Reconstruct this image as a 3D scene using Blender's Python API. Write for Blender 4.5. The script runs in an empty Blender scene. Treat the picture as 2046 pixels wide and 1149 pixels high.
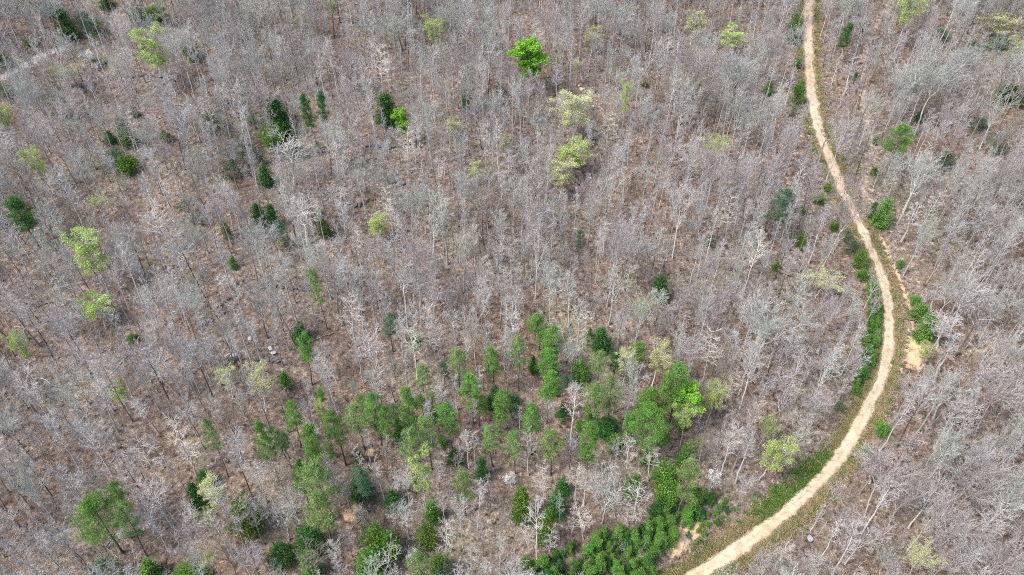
import bpy, math, time
import numpy as np
from mathutils import Matrix, Vector, Euler

T0 = time.time()
scene = bpy.context.scene
COL = scene.collection
rad = math.radians

# ------------------------------------------------------------------ camera, sky, sun, exposure
PITCH = rad(38.6)                 # drone camera looks this far below the horizon
CAM = np.array([0.0, 0.0, 109.2])
FPX = 1303.0                      # focal length in pixels of the 2046 px wide photograph
cam_data = bpy.data.cameras.new('camera')
cam_data.sensor_width = 36.0
cam_data.lens = 36.0 * FPX / 2046.0
cam_data.clip_start = 1.0
cam_data.clip_end = 9000.0
cam = bpy.data.objects.new('camera', cam_data)
COL.objects.link(cam)
cam.location = CAM
cam.rotation_euler = (math.pi / 2 - PITCH, 0, 0)
scene.camera = cam

SUN_EL, SUN_AZ = rad(52), rad(245)   # soft high light from behind the camera's left shoulder
world = bpy.data.worlds.new('World')
scene.world = world
world.use_nodes = True
wn = world.node_tree.nodes
bg = wn['Background']
sky = wn.new('ShaderNodeTexSky')
sky.sky_type = 'NISHITA'
sky.sun_disc = False
sky.sun_elevation = SUN_EL
sky.sun_rotation = SUN_AZ
sky.air_density = 1.0
sky.dust_density = 3.5
sky.ozone_density = 1.0
world.node_tree.links.new(sky.outputs[0], bg.inputs[0])
bg.inputs[1].default_value = 0.15

sun_data = bpy.data.lights.new('sun', 'SUN')
sun_data.energy = 1.5
sun_data.angle = rad(16)
sun_data.color = (1.0, 0.97, 0.93)
sun = bpy.data.objects.new('sun', sun_data)
COL.objects.link(sun)
sd = Vector((math.sin(SUN_AZ) * math.cos(SUN_EL), math.cos(SUN_AZ) * math.cos(SUN_EL), math.sin(SUN_EL)))
sun.rotation_euler = sd.to_track_quat('Z', 'Y').to_euler()
sun.location = (0, 0, 200)

scene.render.engine = 'CYCLES'
scene.cycles.max_bounces = 5
scene.cycles.diffuse_bounces = 3
scene.cycles.transmission_bounces = 3
scene.cycles.use_denoising = False
scene.cycles.filter_width = 1.0
vs = scene.view_settings
vs.view_transform = 'Standard'
vs.look = 'None'
vs.exposure = 1.47
vs.gamma = 1.0
vs.use_curve_mapping = False

# ------------------------------------------------------------------ terrain as a function
_ys = np.arange(-4000, 6000, 2.0)


def _sm(a, b, v):
    t = np.clip((v - a) / (b - a), 0, 1)
    return t * t * (3 - 2 * t)


_slope = math.tan(rad(20)) * _sm(-60, 45, _ys) * (1 - _sm(285, 420, _ys))
_zs = np.cumsum(_slope) * 2.0
_zs -= np.interp(136.8, _ys, _zs)


def base_h(x, y):
    z = np.interp(y, _ys, _zs)
    z = z + 0.8 * np.sin(x * 0.061 + 0.5 * np.sin(y * 0.03)) * np.sin(y * 0.052 + 1.3)
    z = z + 0.45 * np.sin(x * 0.13 + y * 0.07 + 2.0) + 0.3 * np.sin(y * 0.21 - x * 0.05)
    return z


FWD = np.array([0, math.cos(PITCH), -math.sin(PITCH)])
UP = np.array([0, math.sin(PITCH), math.cos(PITCH)])


def ray(px, py):
    d = FWD + UP * (-(py - 574.5) / FPX)
    return d + np.array([(px - 1023.0) / FPX, 0, 0])


def hit(fn, px, py, H=0.0):
    """Ground point above which, at height H, the ray through a photo pixel passes."""
    d = ray(px, py)
    lo, hi = 40.0, 500.0
    for _ in range(30):
        m = 0.5 * (lo + hi)
        p = CAM + d * m
        if p[2] > fn(p[0], p[1]) + H:
            lo = m
        else:
            hi = m
    p = CAM + d * hi
    return np.array([p[0], p[1], float(fn(p[0], p[1]))])


def project(P):
    v = np.asarray(P, float) - CAM
    z = v @ FWD
    return 1023 + FPX * v[..., 0] / z, 574.5 - FPX * (v @ UP) / z, z


ROAD_PX = [(1632, -130), (1625, -70), (1619, -30), (1617, 0), (1615, 34), (1614, 68), (1615.6, 103), (1618, 137), (1620, 171), (1624, 205), (1630, 239), (1640, 274),
           (1654, 308), (1667, 342), (1682, 378), (1702, 414), (1719, 448), (1733, 483), (1749, 517), (1762, 551), (1771, 585), (1776, 619),
           (1777, 654), (1776, 688), (1771, 722), (1760, 756), (1746, 790), (1730, 824), (1712, 859), (1693, 893), (1668, 927), (1636, 961),
           (1599, 995), (1561, 1030), (1520, 1064), (1472, 1098), (1419, 1132), (1396, 1149), (1330, 1190), (1240, 1240), (1130, 1290)]
_rp = np.array([hit(base_h, *p) for p in ROAD_PX])
_cum = np.r_[0, np.cumsum(np.linalg.norm(np.diff(_rp[:, :2], axis=0), axis=1))]
_s = np.arange(0, _cum[-1], 0.8)
ROAD = np.stack([np.interp(_s, _cum, _rp[:, i]) for i in range(3)], 1)
for _ in range(3):                                   # smooth the line and its profile
    k = np.ones(9) / 9
    pad = np.pad(ROAD, ((4, 4), (0, 0)), mode='edge')
    sm = np.stack([np.convolve(pad[:, i], k, 'valid') for i in range(3)], 1)
    sm[:5], sm[-5:] = ROAD[:5], ROAD[-5:]
    ROAD = sm
_t = np.linspace(0, 1, len(ROAD))
ROAD_W = np.interp(_t, [0, .35, .5, .62, .75, 1], [3.7, 3.5, 3.1, 2.9, 3.3, 3.6])


def road_near(x, y):
    x = np.atleast_1d(np.asarray(x, float)); y = np.atleast_1d(np.asarray(y, float))
    dist = np.empty(x.shape); idx = np.empty(x.shape, int)
    for a in range(0, len(x), 20000):
        d2 = (x[a:a + 20000, None] - ROAD[None, :, 0]) ** 2 + (y[a:a + 20000, None] - ROAD[None, :, 1]) ** 2
        i = d2.argmin(1)
        idx[a:a + 20000] = i
        dist[a:a + 20000] = np.sqrt(d2[np.arange(len(i)), i])
    return dist, idx


def height(x, y):
    b = base_h(x, y)
    d, i = road_near(np.ravel(x), np.ravel(y))
    w = _sm(2.3, 6.5, d)
    out = np.ravel(b) * w + (ROAD[i, 2] - 0.09) * (1 - w)
    return out.reshape(np.shape(b)) if np.shape(b) else float(out[0])


def at(px, py, H=0.0):
    return hit(height, px, py, H)


# ------------------------------------------------------------------ mesh and material helpers
def mesh(name, verts, faces, mat, tint=None, smooth=False):
    """faces: an (n,3) or (n,4) index array, or a list of such arrays."""
    if not isinstance(faces, list):
        faces = [faces]
    verts = np.asarray(verts, np.float32)
    loops = np.concatenate([f.ravel() for f in faces]).astype(np.int32)
    sizes = np.concatenate([np.full(len(f), f.shape[1], np.int32) for f in faces])
    me = bpy.data.meshes.new(name)
    me.vertices.add(len(verts)); me.vertices.foreach_set('co', verts.ravel())
    me.loops.add(len(loops)); me.loops.foreach_set('vertex_index', loops)
    me.polygons.add(len(sizes))
    me.polygons.foreach_set('loop_start', np.r_[0, np.cumsum(sizes)[:-1]].astype(np.int32))
    me.polygons.foreach_set('loop_total', sizes)
    if smooth:
        me.polygons.foreach_set('use_smooth', np.ones(len(sizes), bool))
    me.update(calc_edges=True)
    if tint is not None:
        a = me.attributes.new('tint', 'FLOAT', 'FACE')
        a.data.foreach_set('value', np.asarray(tint, np.float32))
    me.materials.append(mat)
    return me


def obj(name, me, parent=None):
    o = bpy.data.objects.new(name, me)
    COL.objects.link(o)
    o.parent = parent
    return o


def tag(o, label=None, cat=None, group=None, kind=None):
    if label: o['label'] = label
    if cat: o['category'] = cat
    if group: o['group'] = group
    if kind: o['kind'] = kind
    return o


def new_mat(name):
    m = bpy.data.materials.new(name)
    m.use_nodes = True
    nt = m.node_tree
    return m, nt, nt.nodes, nt.links, nt.nodes['Principled BSDF']


def ramp(N, stops):
    r = N.new('ShaderNodeValToRGB')
    e = r.color_ramp.elements
    while len(e) < len(stops):
        e.new(0.5)
    for k, (p, c) in enumerate(stops):
        e[k].position = p
        e[k].color = (*c, 1)
    return r


def noise(N, L, vec, scale, detail=3, rough=0.55):
    n = N.new('ShaderNodeTexNoise')
    n.inputs['Scale'].default_value = scale
    n.inputs['Detail'].default_value = detail
    n.inputs['Roughness'].default_value = rough
    L.new(vec, n.inputs['Vector'])
    return n


def mixc(N, L, fac, a, b, mode='MIX'):
    m = N.new('ShaderNodeMix')
    m.data_type = 'RGBA'
    m.blend_type = mode
    for v, s in ((fac, 0), (a, 6), (b, 7)):
        if hasattr(v, 'is_output'):
            L.new(v, m.inputs[s])
        else:
            m.inputs[s].default_value = v if s == 0 else (*v, 1)
    return m.outputs[2]


def math_n(N, L, op, a, b=0.5):
    m = N.new('ShaderNodeMath')
    m.operation = op
    for v, s in ((a, 0), (b, 1)):
        if hasattr(v, 'is_output'):
            L.new(v, m.inputs[s])
        else:
            m.inputs[s].default_value = v
    return m.outputs[0]


def bark_mat(name, lo, hi, rand=0.25):
    m, nt, N, L, P = new_mat(name)
    tc = N.new('ShaderNodeTexCoord')
    n = noise(N, L, tc.outputs['Object'], 1.7, 4)
    c = ramp(N, [(0.3, lo), (0.7, hi)])
    L.new(n.outputs[0], c.inputs[0])
    oi = N.new('ShaderNodeObjectInfo')
    v = math_n(N, L, 'MULTIPLY_ADD', oi.outputs['Random'], rand)
    v.node.inputs[2].default_value = 1 - rand * 0.6
    hsv = N.new('ShaderNodeHueSaturation')
    L.new(v, hsv.inputs['Value'])
    L.new(c.outputs[0], hsv.inputs['Color'])
    L.new(hsv.outputs[0], P.inputs['Base Color'])
    P.inputs['Roughness'].default_value = 0.95
    P.inputs['Specular IOR Level'].default_value = 0.2
    return m


def leaf_mat(name, lo, hi, trans=0.3, hue=0.02, val=0.25):
    m, nt, N, L, P = new_mat(name)
    N.remove(P)
    at_ = N.new('ShaderNodeAttribute'); at_.attribute_name = 'tint'
    c = ramp(N, [(0.0, lo), (1.0, hi)])
    L.new(at_.outputs['Fac'], c.inputs[0])
    oi = N.new('ShaderNodeObjectInfo')
    hsv = N.new('ShaderNodeHueSaturation')
    h = math_n(N, L, 'MULTIPLY_ADD', oi.outputs['Random'], hue); h.node.inputs[2].default_value = 0.5 - hue / 2
    v = math_n(N, L, 'MULTIPLY_ADD', oi.outputs['Random'], val); v.node.inputs[2].default_value = 1 - val / 2
    L.new(h, hsv.inputs['Hue']); L.new(v, hsv.inputs['Value'])
    L.new(c.outputs[0], hsv.inputs['Color'])
    d = N.new('ShaderNodeBsdfDiffuse'); t = N.new('ShaderNodeBsdfTranslucent'); mx = N.new('ShaderNodeMixShader')
    mx.inputs[0].default_value = trans
    L.new(hsv.outputs[0], d.inputs[0]); L.new(hsv.outputs[0], t.inputs[0])
    L.new(d.outputs[0], mx.inputs[1]); L.new(t.outputs[0], mx.inputs[2])
    L.new(mx.outputs[0], N['Material Output'].inputs[0])
    return m


BARK = {
    'lichen': bark_mat('bark_lichen', (0.24, 0.255, 0.225), (0.44, 0.46, 0.415)),
    'cream': bark_mat('bark_cream', (0.40, 0.375, 0.325), (0.62, 0.59, 0.53)),
    'pale': bark_mat('bark_pale', (0.32, 0.305, 0.29), (0.53, 0.515, 0.49)),
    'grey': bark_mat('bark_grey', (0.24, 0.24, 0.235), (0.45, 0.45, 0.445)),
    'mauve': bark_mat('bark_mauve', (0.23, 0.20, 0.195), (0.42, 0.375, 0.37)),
    'brown': bark_mat('bark_brown', (0.15, 0.125, 0.10), (0.30, 0.26, 0.215)),
    'dark': bark_mat('bark_dark', (0.05, 0.042, 0.036), (0.14, 0.115, 0.10)),  # dark brown bark, its tone also standing in for shade on trunks
    'pine': bark_mat('bark_pine', (0.06, 0.045, 0.04), (0.15, 0.12, 0.105)),
}
LEAF = {
    'pine': leaf_mat('needles_pine', (0.065, 0.155, 0.035), (0.21, 0.37, 0.09)),
    'soft': leaf_mat('needles_soft', (0.105, 0.19, 0.055), (0.28, 0.40, 0.14)),
    'bright': leaf_mat('needles_bright', (0.06, 0.165, 0.03), (0.20, 0.39, 0.085)),
    'dark': leaf_mat('needles_dark', (0.024, 0.088, 0.027), (0.108, 0.243, 0.061)),
    'olive': leaf_mat('needles_olive', (0.056, 0.138, 0.022), (0.188, 0.312, 0.062)),
    'teal': leaf_mat('needles_teal', (0.042, 0.108, 0.054), (0.144, 0.252, 0.144)),
    'lime': leaf_mat('leaves_lime', (0.28, 0.38, 0.09), (0.50, 0.60, 0.22), 0.4),
    'vivid': leaf_mat('leaves_vivid', (0.14, 0.34, 0.03), (0.32, 0.58, 0.08), 0.4),
    'yellow': leaf_mat('leaves_yellow', (0.36, 0.40, 0.17), (0.58, 0.60, 0.31), 0.4),
    'blossom': leaf_mat('petals_white', (0.58, 0.57, 0.52), (0.78, 0.77, 0.72), 0.2, 0.0, 0.1),
}

# ------------------------------------------------------------------ branching plants
ZUP = np.array([0.0, 0.0, 1.0])


def unit(v):
    return v / np.maximum(np.linalg.norm(v, axis=-1, keepdims=True), 1e-9)


def tubes(P, R, sides):
    """P (B,n,3) polylines, R (B,n) radii -> verts, quads"""
    B, n, _ = P.shape
    ax = unit(P[:, -1] - P[:, 0])
    ref = np.where(np.abs(ax[:, 2:3]) > 0.8, np.array([[1.0, 0, 0]]), np.array([[0, 0, 1.0]]))
    u = unit(np.cross(ax, ref)); v = np.cross(ax, u)
    a = np.arange(sides) * 2 * math.pi / sides
    ring = u[:, None, :] * np.cos(a)[None, :, None] + v[:, None, :] * np.sin(a)[None, :, None]
    V = P[:, :, None, :] + R[:, :, None, None] * ring[:, None, :, :]
    base = (np.arange(B) * n * sides)[:, None, None]
    i = (np.arange(n - 1) * sides)[None, :, None]
    j = np.arange(sides)[None, None, :]
    k = (j + 1) % sides
    q = np.stack([base + i + j, base + i + k, base + i + sides + k, base + i + sides + j], -1)
    return V.reshape(-1, 3), q.reshape(-1, 4)


def join(parts):
    V, F, o = [], {}, 0
    for v, f in parts:
        V.append(v); F.setdefault(f.shape[1], []).append(f + o); o += len(v)
    return np.concatenate(V), [np.concatenate(x) for x in F.values()]


def march(p, d, L, n, wob, trop, rng):
    """Grow B polylines of n segments from p along d with lengths L."""
    B = len(p)
    pts = [p]
    step = (L / n)[:, None]
    for _ in range(n):
        d = unit(d + rng.normal(0, wob, (B, 3)) + trop * ZUP)
        pts.append(pts[-1] + d * step)
    return np.stack(pts, 1)


def sprout(P, R, Lp, nc, t0, t1, lr, ang, n, wob, trop, rng, rr=0.55, taper=0.3, rmin=0.006):
    """nc side branches on each polyline."""
    B, m, _ = P.shape
    t = (t0 + (t1 - t0) * (np.arange(nc)[None, :] + rng.uniform(0, 1, (B, nc))) / nc)
    g = t * (m - 1)
    i = np.clip(g.astype(int), 0, m - 2); f = (g - i)[..., None]
    b = np.arange(B)[:, None]
    A, Bp = P[b, i], P[b, i + 1]
    p = (A * (1 - f) + Bp * f).reshape(-1, 3)
    d = unit(Bp - A).reshape(-1, 3)
    r = (R[b, i] * (1 - f[..., 0]) + R[b, i + 1] * f[..., 0]).ravel()
    rv = unit(rng.normal(0, 1, d.shape)); perp = unit(np.cross(d, rv))
    an = np.clip(rng.normal(ang, 0.18, len(d)), 0.2, 1.5)[:, None]
    d2 = d * np.cos(an) + perp * np.sin(an)
    L = (Lp[:, None] * lr * (1.15 - 0.6 * t) * rng.uniform(0.65, 1.3, t.shape)).ravel()
    C = march(p, d2, L, n, wob, trop, rng)
    r0 = np.maximum(r * rr, rmin)
    RR = r0[:, None] * np.linspace(1, taper, n + 1)[None, :]
    return C, RR, L


def bare_parts(seed, H=18.0, form='oval', cw=6.0, cb=0.5, dens=1.0, thick=1.0):
    """Leafless broadleaf: returns (trunk verts/faces, crown verts/faces, twig tips). cw crown width, cb crown base fraction."""
    rng = np.random.RandomState(seed)
    n = 9
    lean = rng.normal(0, 0.02, 2)
    r0 = (0.085 + 0.0055 * H) * thick
    trunks = []
    z = np.linspace(0, 1, n + 1)
    wob = np.cumsum(rng.normal(0, 0.10, (n + 1, 2)), 0); wob -= wob[0]
    top = 0.93 if form != 'vase' else 0.55
    P0 = np.c_[wob + lean * (z * H)[:, None], z * H * top]
    R0 = r0 * (1 - 0.86 * z ** 1.1) if form != 'vase' else r0 * (1 - 0.35 * z)
    R0[0] *= 1.35
    trunks.append((P0[None], R0[None]))
    leaders = [(P0, R0, H)]
    if form in ('fork', 'vase'):
        k = 2 if form == 'fork' else rng.randint(3, 6)
        at_i = int(n * (0.55 if form == 'fork' else 1.0))
        az0 = rng.uniform(0, 6.28)
        for q in range(k):
            az = az0 + q * 2 * math.pi / k + rng.normal(0, 0.3)
            sp = rng.uniform(0.25, 0.4) if form == 'fork' else rng.uniform(0.4, 0.75)
            d = unit(np.array([[math.cos(az) * sp, math.sin(az) * sp, 1.0]]))
            Lq = np.array([H - P0[at_i, 2]]) * rng.uniform(0.85, 1.0)
            C = march(P0[at_i][None], d, Lq, 7, 0.06, 0.07 if form == 'fork' else 0.04, rng)
            RR = np.linspace(R0[at_i] * 0.72, 0.02, 8)[None]
            trunks.append((C, RR)); leaders.append((C[0], RR[0], H))
        if form == 'vase':
            leaders = leaders[1:]
    tw = [tubes(p, r, 6) for p, r in trunks]
    # limbs
    lim = []
    for (P, R, _h) in leaders:
        nl = max(5, int((17 if len(leaders) == 1 else 17 / len(leaders) + 3) * dens))
        t0 = cb / top if form != 'vase' and len(leaders[0][0]) == len(P) and P is P0 else 0.12
        t = t0 + (0.97 - t0) * (np.arange(nl) + rng.uniform(0, 1, nl)) / nl
        if form == 'fork' and P is P0:
            t = np.clip(t, 0.5, 0.97)
        g = t * (len(P) - 1); i = np.clip(g.astype(int), 0, len(P) - 2); f = (g - i)[:, None]
        p = P[i] * (1 - f) + P[i + 1] * f
        rr = R[i] * (1 - f[:, 0]) + R[i + 1] * f[:, 0]
        az = np.arange(nl) * 2.4 + rng.uniform(0, 6.28) + rng.normal(0, 0.3, nl)
        u = np.clip((p[:, 2] / H - cb) / (1 - cb), 0, 1)
        prof = np.clip(0.45 + 1.3 * u * (1 - 0.80 * u), 0.3, 1.0) if form != 'narrow' else (0.8 - 0.4 * u)
        if form == 'layer':
            prof = 1.0 - 0.65 * u
        L = cw * 0.60 * prof * rng.uniform(0.7, 1.2, nl)
        el = rng.uniform(0.6, 1.1, nl) if form != 'layer' else rng.uniform(0.0, 0.4, nl)
        d = np.c_[np.cos(az) * np.cos(el), np.sin(az) * np.cos(el), np.sin(el)]
        C = march(p, d, L, 5, 0.09, 0.09 if form != 'layer' else 0.03, rng)
        RR = (np.clip(rr * 0.65, 0.036, 0.09) * thick)[:, None] * np.linspace(1, 0.3, 6)[None]
        lim.append((C, RR, L))
    C1 = np.concatenate([c for c, _, _ in lim]); R1 = np.concatenate([r for _, r, _ in lim]); L1 = np.concatenate([l for _, _, l in lim])
    C2, R2, L2 = sprout(C1, R1, L1, 6, 0.2, 1.0, 0.55, 0.68, 3, 0.09, 0.07, rng, 0.66, 0.45, 0.024 * thick)
    C3, R3, L3 = sprout(C2, R2, L2, 4, 0.2, 1.0, 0.56, 0.62, 2, 0.10, 0.06, rng, 0.68, 0.5, 0.018 * thick)
    C4, R4, L4 = sprout(C3, R3, L3, 3, 0.25, 1.0, 0.62, 0.6, 1, 0.1, 0.05, rng, 0.72, 0.6, 0.0115 * thick)
    cr = [tubes(C1, R1, 4), tubes(C2, R2, 3), tubes(C3, R3, 3), tubes(C4, R4, 3)]
    tips = np.concatenate([C4[:, -1], C3[:, -1], C4[:, 0] * 0.5 + C4[:, -1] * 0.5])
    return join(tw), join(cr), tips


def blades(pos, rng, size, asp=0.45, outward=None, up=0.3):
    """One little triangle-like leaf (a folded pair) at each position."""
    n = len(pos)
    d = rng.normal(0, 1, (n, 3))
    if outward is not None:
        d = d + outward
    d[:, 2] += up
    d = unit(d)
    s = unit(np.cross(d, rng.normal(0, 1, (n, 3))))
    L = size * rng.uniform(0.6, 1.35, (n, 1)); W = L * asp
    v = np.stack([pos - d * L * 0.4, pos + s * W * 0.5, pos + d * L * 0.6, pos - s * W * 0.5], 1)
    return v.reshape(-1, 3), (np.arange(n * 4).reshape(n, 4))


def pine_parts(seed, H=17.0, cw=6.0, cb=0.5, dens=1.0, size=0.42, flat=False):
    rng = np.random.RandomState(seed)
    z = np.linspace(0, 1, 9)
    wob = np.cumsum(rng.normal(0, 0.11, (9, 2)), 0); wob -= wob[0]
    P = np.c_[wob, z * H * 0.98]; R = (0.11 + 0.006 * H) * (1 - 0.85 * z); R[0] *= 1.25
    tr = [tubes(P[None], R[None], 6)]
    nl = int(30 * dens)
    t = cb + (0.98 - cb) * ((np.arange(nl) + rng.uniform(0, 1, nl)) / nl)
    g = t * 8; i = np.clip(g.astype(int), 0, 7); f = (g - i)[:, None]
    p = P[i] * (1 - f) + P[i + 1] * f
    u = (t - cb) / (1 - cb)
    az = np.arange(nl) * 2.4 + rng.normal(0, 0.5, nl)
    prof = np.clip(0.55 + 1.6 * u - 2.05 * u * u, 0.14, 1.0) if cb > 0.2 else np.clip(1.05 - 0.95 * u, 0.1, 1.0)
    L = cw * 0.5 * prof * rng.uniform(0.55, 1.2, nl)
    el = -0.1 + 0.75 * u + rng.normal(0, 0.15, nl)
    d = np.c_[np.cos(az) * np.cos(el), np.sin(az) * np.cos(el), np.sin(el)]
    C1 = march(p, d, L, 4, 0.10, 0.06, rng)
    R1 = np.full((nl, 1), 0.045) * np.linspace(1, 0.35, 5)[None]
    # a few dead stubs below the crown
    ns = 7
    ts = rng.uniform(cb * 0.5, max(cb, 0.06), ns); gs = ts * 8; i2 = gs.astype(int); f2 = (gs - i2)[:, None]
    ps = P[i2] * (1 - f2) + P[i2 + 1] * f2; a2 = rng.uniform(0, 6.28, ns)
    Cs = march(ps, np.c_[np.cos(a2), np.sin(a2), np.zeros(ns) + 0.1], rng.uniform(0.5, 1.6, ns), 2, 0.1, 0, rng)
    Rs = np.full((ns, 3), 0.025)
    C2, R2, L2 = sprout(C1, R1, np.maximum(L, 0.8), 7, 0.25, 1.0, 0.42, 0.8, 2, 0.1, 0.10, rng, 0.5, 0.4, 0.012)
    tr += [tubes(C1, R1, 4), tubes(Cs, Rs, 3), tubes(C2, R2, 3)]
    tuft = np.concatenate([C2[:, -1], C2[:, 1], C1[:, -1], C1[:, 3], P[-1:] + [[0, 0, 0.2]]])
    k = 13
    pos = (tuft[:, None, :] + rng.normal(0, 0.27 if H > 8 else 0.15, (len(tuft), k, 3)) * np.array([1.2, 1.2, 0.75])).reshape(-1, 3)
    ten = np.clip(rng.normal(0.5, 0.3, (len(tuft), 1)) + rng.normal(0, 0.2, (len(tuft), k)), 0, 1).ravel()
    lv = blades(pos, rng, size, 0.17, up=0.5)
    return join(tr), lv, ten


def bush_parts(seed, H=6.0, cw=3.6, form='cone', ncl=150, size=0.34, k=22):
    """Evergreen that is leafy to the ground: cone (cedar), egg (holly, laurel), column."""
    rng = np.random.RandomState(seed)
    z = np.linspace(0, 1, 6)
    P = np.c_[np.zeros((6, 2)), z * H * 0.95]; R = (0.05 + 0.010 * H) * (1 - 0.8 * z)
    t = rng.uniform(0.06, 1.0, ncl) ** (1.25 if form == 'cone' else 1.0)
    az = rng.uniform(0, 6.28, ncl)
    if form == 'cone':
        w = (1 - t) ** 0.75 * np.clip(t * 7, 0.5, 1)
    elif form == 'egg':
        w = np.sqrt(np.clip(1 - (2 * t - 0.9) ** 2 / 1.25, 0.02, 1))
    else:
        w = np.clip(1 - t ** 4, 0.05, 1) * 0.9
    lob = 1 + 0.22 * np.sin(az * 3 + seed) + 0.15 * np.sin(az * 2 + t * 9 + seed * 2)
    rr = cw * 0.5 * w * lob * np.sqrt(rng.uniform(0.15, 1.0, ncl)) * rng.uniform(0.8, 1.12, ncl)
    c = np.c_[np.cos(az) * rr, np.sin(az) * rr, t * H]
    out = np.c_[np.cos(az), np.sin(az), 0.2 + 0 * az]
    # twig spokes
    st = np.c_[np.zeros((ncl, 2)), np.clip(c[:, 2] - 0.35 * rr, 0.02, H * 0.93)]
    sp = np.stack([st, c], 1); sr = np.tile(np.array([[0.025, 0.01]]), (ncl, 1))
    spread = 0.17 + 0.055 * cw
    pos = (c[:, None, :] + rng.normal(0, spread, (ncl, k, 3))).reshape(-1, 3)
    pos[:, 2] = np.clip(pos[:, 2], 0.05, None)
    ten = np.clip(rng.normal(0.45, 0.25, (ncl, 1)) + rng.normal(0, 0.15, (ncl, k)), 0, 1).ravel()
    lv = blades(pos, rng, size, 0.5, np.repeat(out, k, 0) * 0.9, 0.35)
    return join([tubes(P[None], R[None], 5), tubes(sp, sr, 3)]), lv, ten


class Kind:
    """A plant type: list of (part name, mesh) plus its natural height and crown width."""
    def __init__(self, parts, H, W, look):
        self.parts, self.H, self.W, self.look = parts, H, W, look


def spread_of(v):
    c = np.median(v[:, :2], axis=0)
    return float(2 * np.percentile(np.hypot(v[:, 0] - c[0], v[:, 1] - c[1]), 93))


def bare_kind(seed, form, bark, H, W, cb, look, dens=1.0, thick=1.0, trunk_bark=None):
    (tv, tf), (cv, cf), tips = bare_parts(seed, H, form, W, cb, dens, thick)
    return Kind([('trunk', mesh('trunk', tv, tf, BARK[trunk_bark or bark], smooth=True)), ('crown', mesh('crown', cv, cf, BARK[bark]))], H, spread_of(cv), look)


def bud_kind(seed, form, bark, leaf, H, W, cb, n, size, look):
    rng = np.random.RandomState(seed + 77)
    (tv, tf), (cv, cf), tips = bare_parts(seed, H, form, W, cb, 0.9)
    p = tips[rng.randint(0, len(tips), n)]
    clump = np.sin(p[:, 0] * 1.9 + seed) + np.sin(p[:, 1] * 2.1 + 1) + np.sin(p[:, 2] * 1.7)
    p = p[(clump + rng.normal(0, 0.7, n)) > -0.9] 
    p = p + rng.normal(0, 0.22, p.shape)
    lv, lf = blades(p, rng, size, 0.75)
    ten = np.clip(rng.normal(0.5, 0.25, len(lf)), 0, 1)
    return Kind([('trunk', mesh('trunk', tv, tf, BARK[bark], smooth=True)), ('branches', mesh('branches', cv, cf, BARK[bark])),
                 ('crown', mesh('crown', lv, lf, LEAF[leaf], ten))], H, spread_of(lv), look)


def pine_kind(seed, leaf, H, W, cb, look, dens=1.0, size=0.42):
    (tv, tf), (lv, lf), ten = pine_parts(seed, H, W, cb, dens, size)
    return Kind([('trunk', mesh('trunk', tv, tf, BARK['pine'])), ('crown', mesh('crown', lv, lf, LEAF[leaf], ten))], H, W, look)


def bush_kind(seed, leaf, form, H, W, look, ncl=150, size=0.34, k=22):
    (tv, tf), (lv, lf), ten = bush_parts(seed, H, W, form, ncl, size, k)
    return Kind([('trunk', mesh('trunk', tv, tf, BARK['pine'])), ('crown', mesh('crown', lv, lf, LEAF[leaf], ten))], H, W, look)


BARE = [
    bare_kind(11, 'oval', 'pale', 18, 6.0, 0.48, 'tall whitish'),
    bare_kind(12, 'oval', 'grey', 18, 6.5, 0.46, 'tall grey', trunk_bark='brown'),
    bare_kind(13, 'narrow', 'pale', 18, 4.6, 0.42, 'slim whitish'),
    bare_kind(14, 'fork', 'lichen', 17, 7.0, 0.45, 'fork-trunked grey'),
    bare_kind(15, 'oval', 'mauve', 17, 6.5, 0.45, 'brownish grey', trunk_bark='brown'),
    bare_kind(16, 'vase', 'mauve', 15, 9.0, 0.40, 'wide spreading brownish'),
    bare_kind(17, 'narrow', 'mauve', 17, 4.4, 0.45, 'slim brownish', trunk_bark='brown'),
    bare_kind(18, 'layer', 'cream', 16, 6.0, 0.38, 'cream-barked tiered', 1.3, 0.8),
    bare_kind(19, 'oval', 'cream', 18, 6.0, 0.45, 'tall cream-barked', 1.1, 1.1),
    bare_kind(20, 'fork', 'pale', 17, 7.5, 0.42, 'fork-trunked whitish'),
    bare_kind(21, 'vase', 'lichen', 16, 9.0, 0.40, 'wide spreading grey'),
    bare_kind(22, 'oval', 'grey', 17, 6.0, 0.50, 'dark-trunked grey', trunk_bark='dark'),
    bare_kind(23, 'narrow', 'grey', 18, 4.5, 0.45, 'slim grey'),
    bare_kind(24, 'layer', 'cream', 16, 5.5, 0.35, 'tiered whitish', 1.3, 0.85),
    bare_kind(25, 'oval', 'brown', 15, 6.0, 0.42, 'dull brown'),
    bare_kind(26, 'oval', 'pale', 17, 7.0, 0.40, 'broad whitish', 1.2, 1.2),
]
PINE = {
    'pine': [pine_kind(41, 'pine', 17, 6.0, 0.48, 'green'), pine_kind(42, 'pine', 17, 6.0, 0.42, 'green')],
    'soft': [pine_kind(43, 'soft', 17, 6.5, 0.45, 'soft pale green', 0.95), pine_kind(44, 'soft', 17, 6.5, 0.5, 'soft pale green', 0.85)],
    'bright': [pine_kind(45, 'bright', 17, 6.0, 0.46, 'bright green', 1.1), pine_kind(46, 'bright', 17, 6.0, 0.42, 'bright green', 1.15)],
    'dark': [pine_kind(47, 'dark', 15, 5.0, 0.4, 'dark green', 1.1), pine_kind(53, 'dark', 15, 5.0, 0.5, 'dark green', 1.0)],
    'teal': [pine_kind(48, 'teal', 16, 6.0, 0.42, 'bluish green', 0.9)],
}
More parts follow.
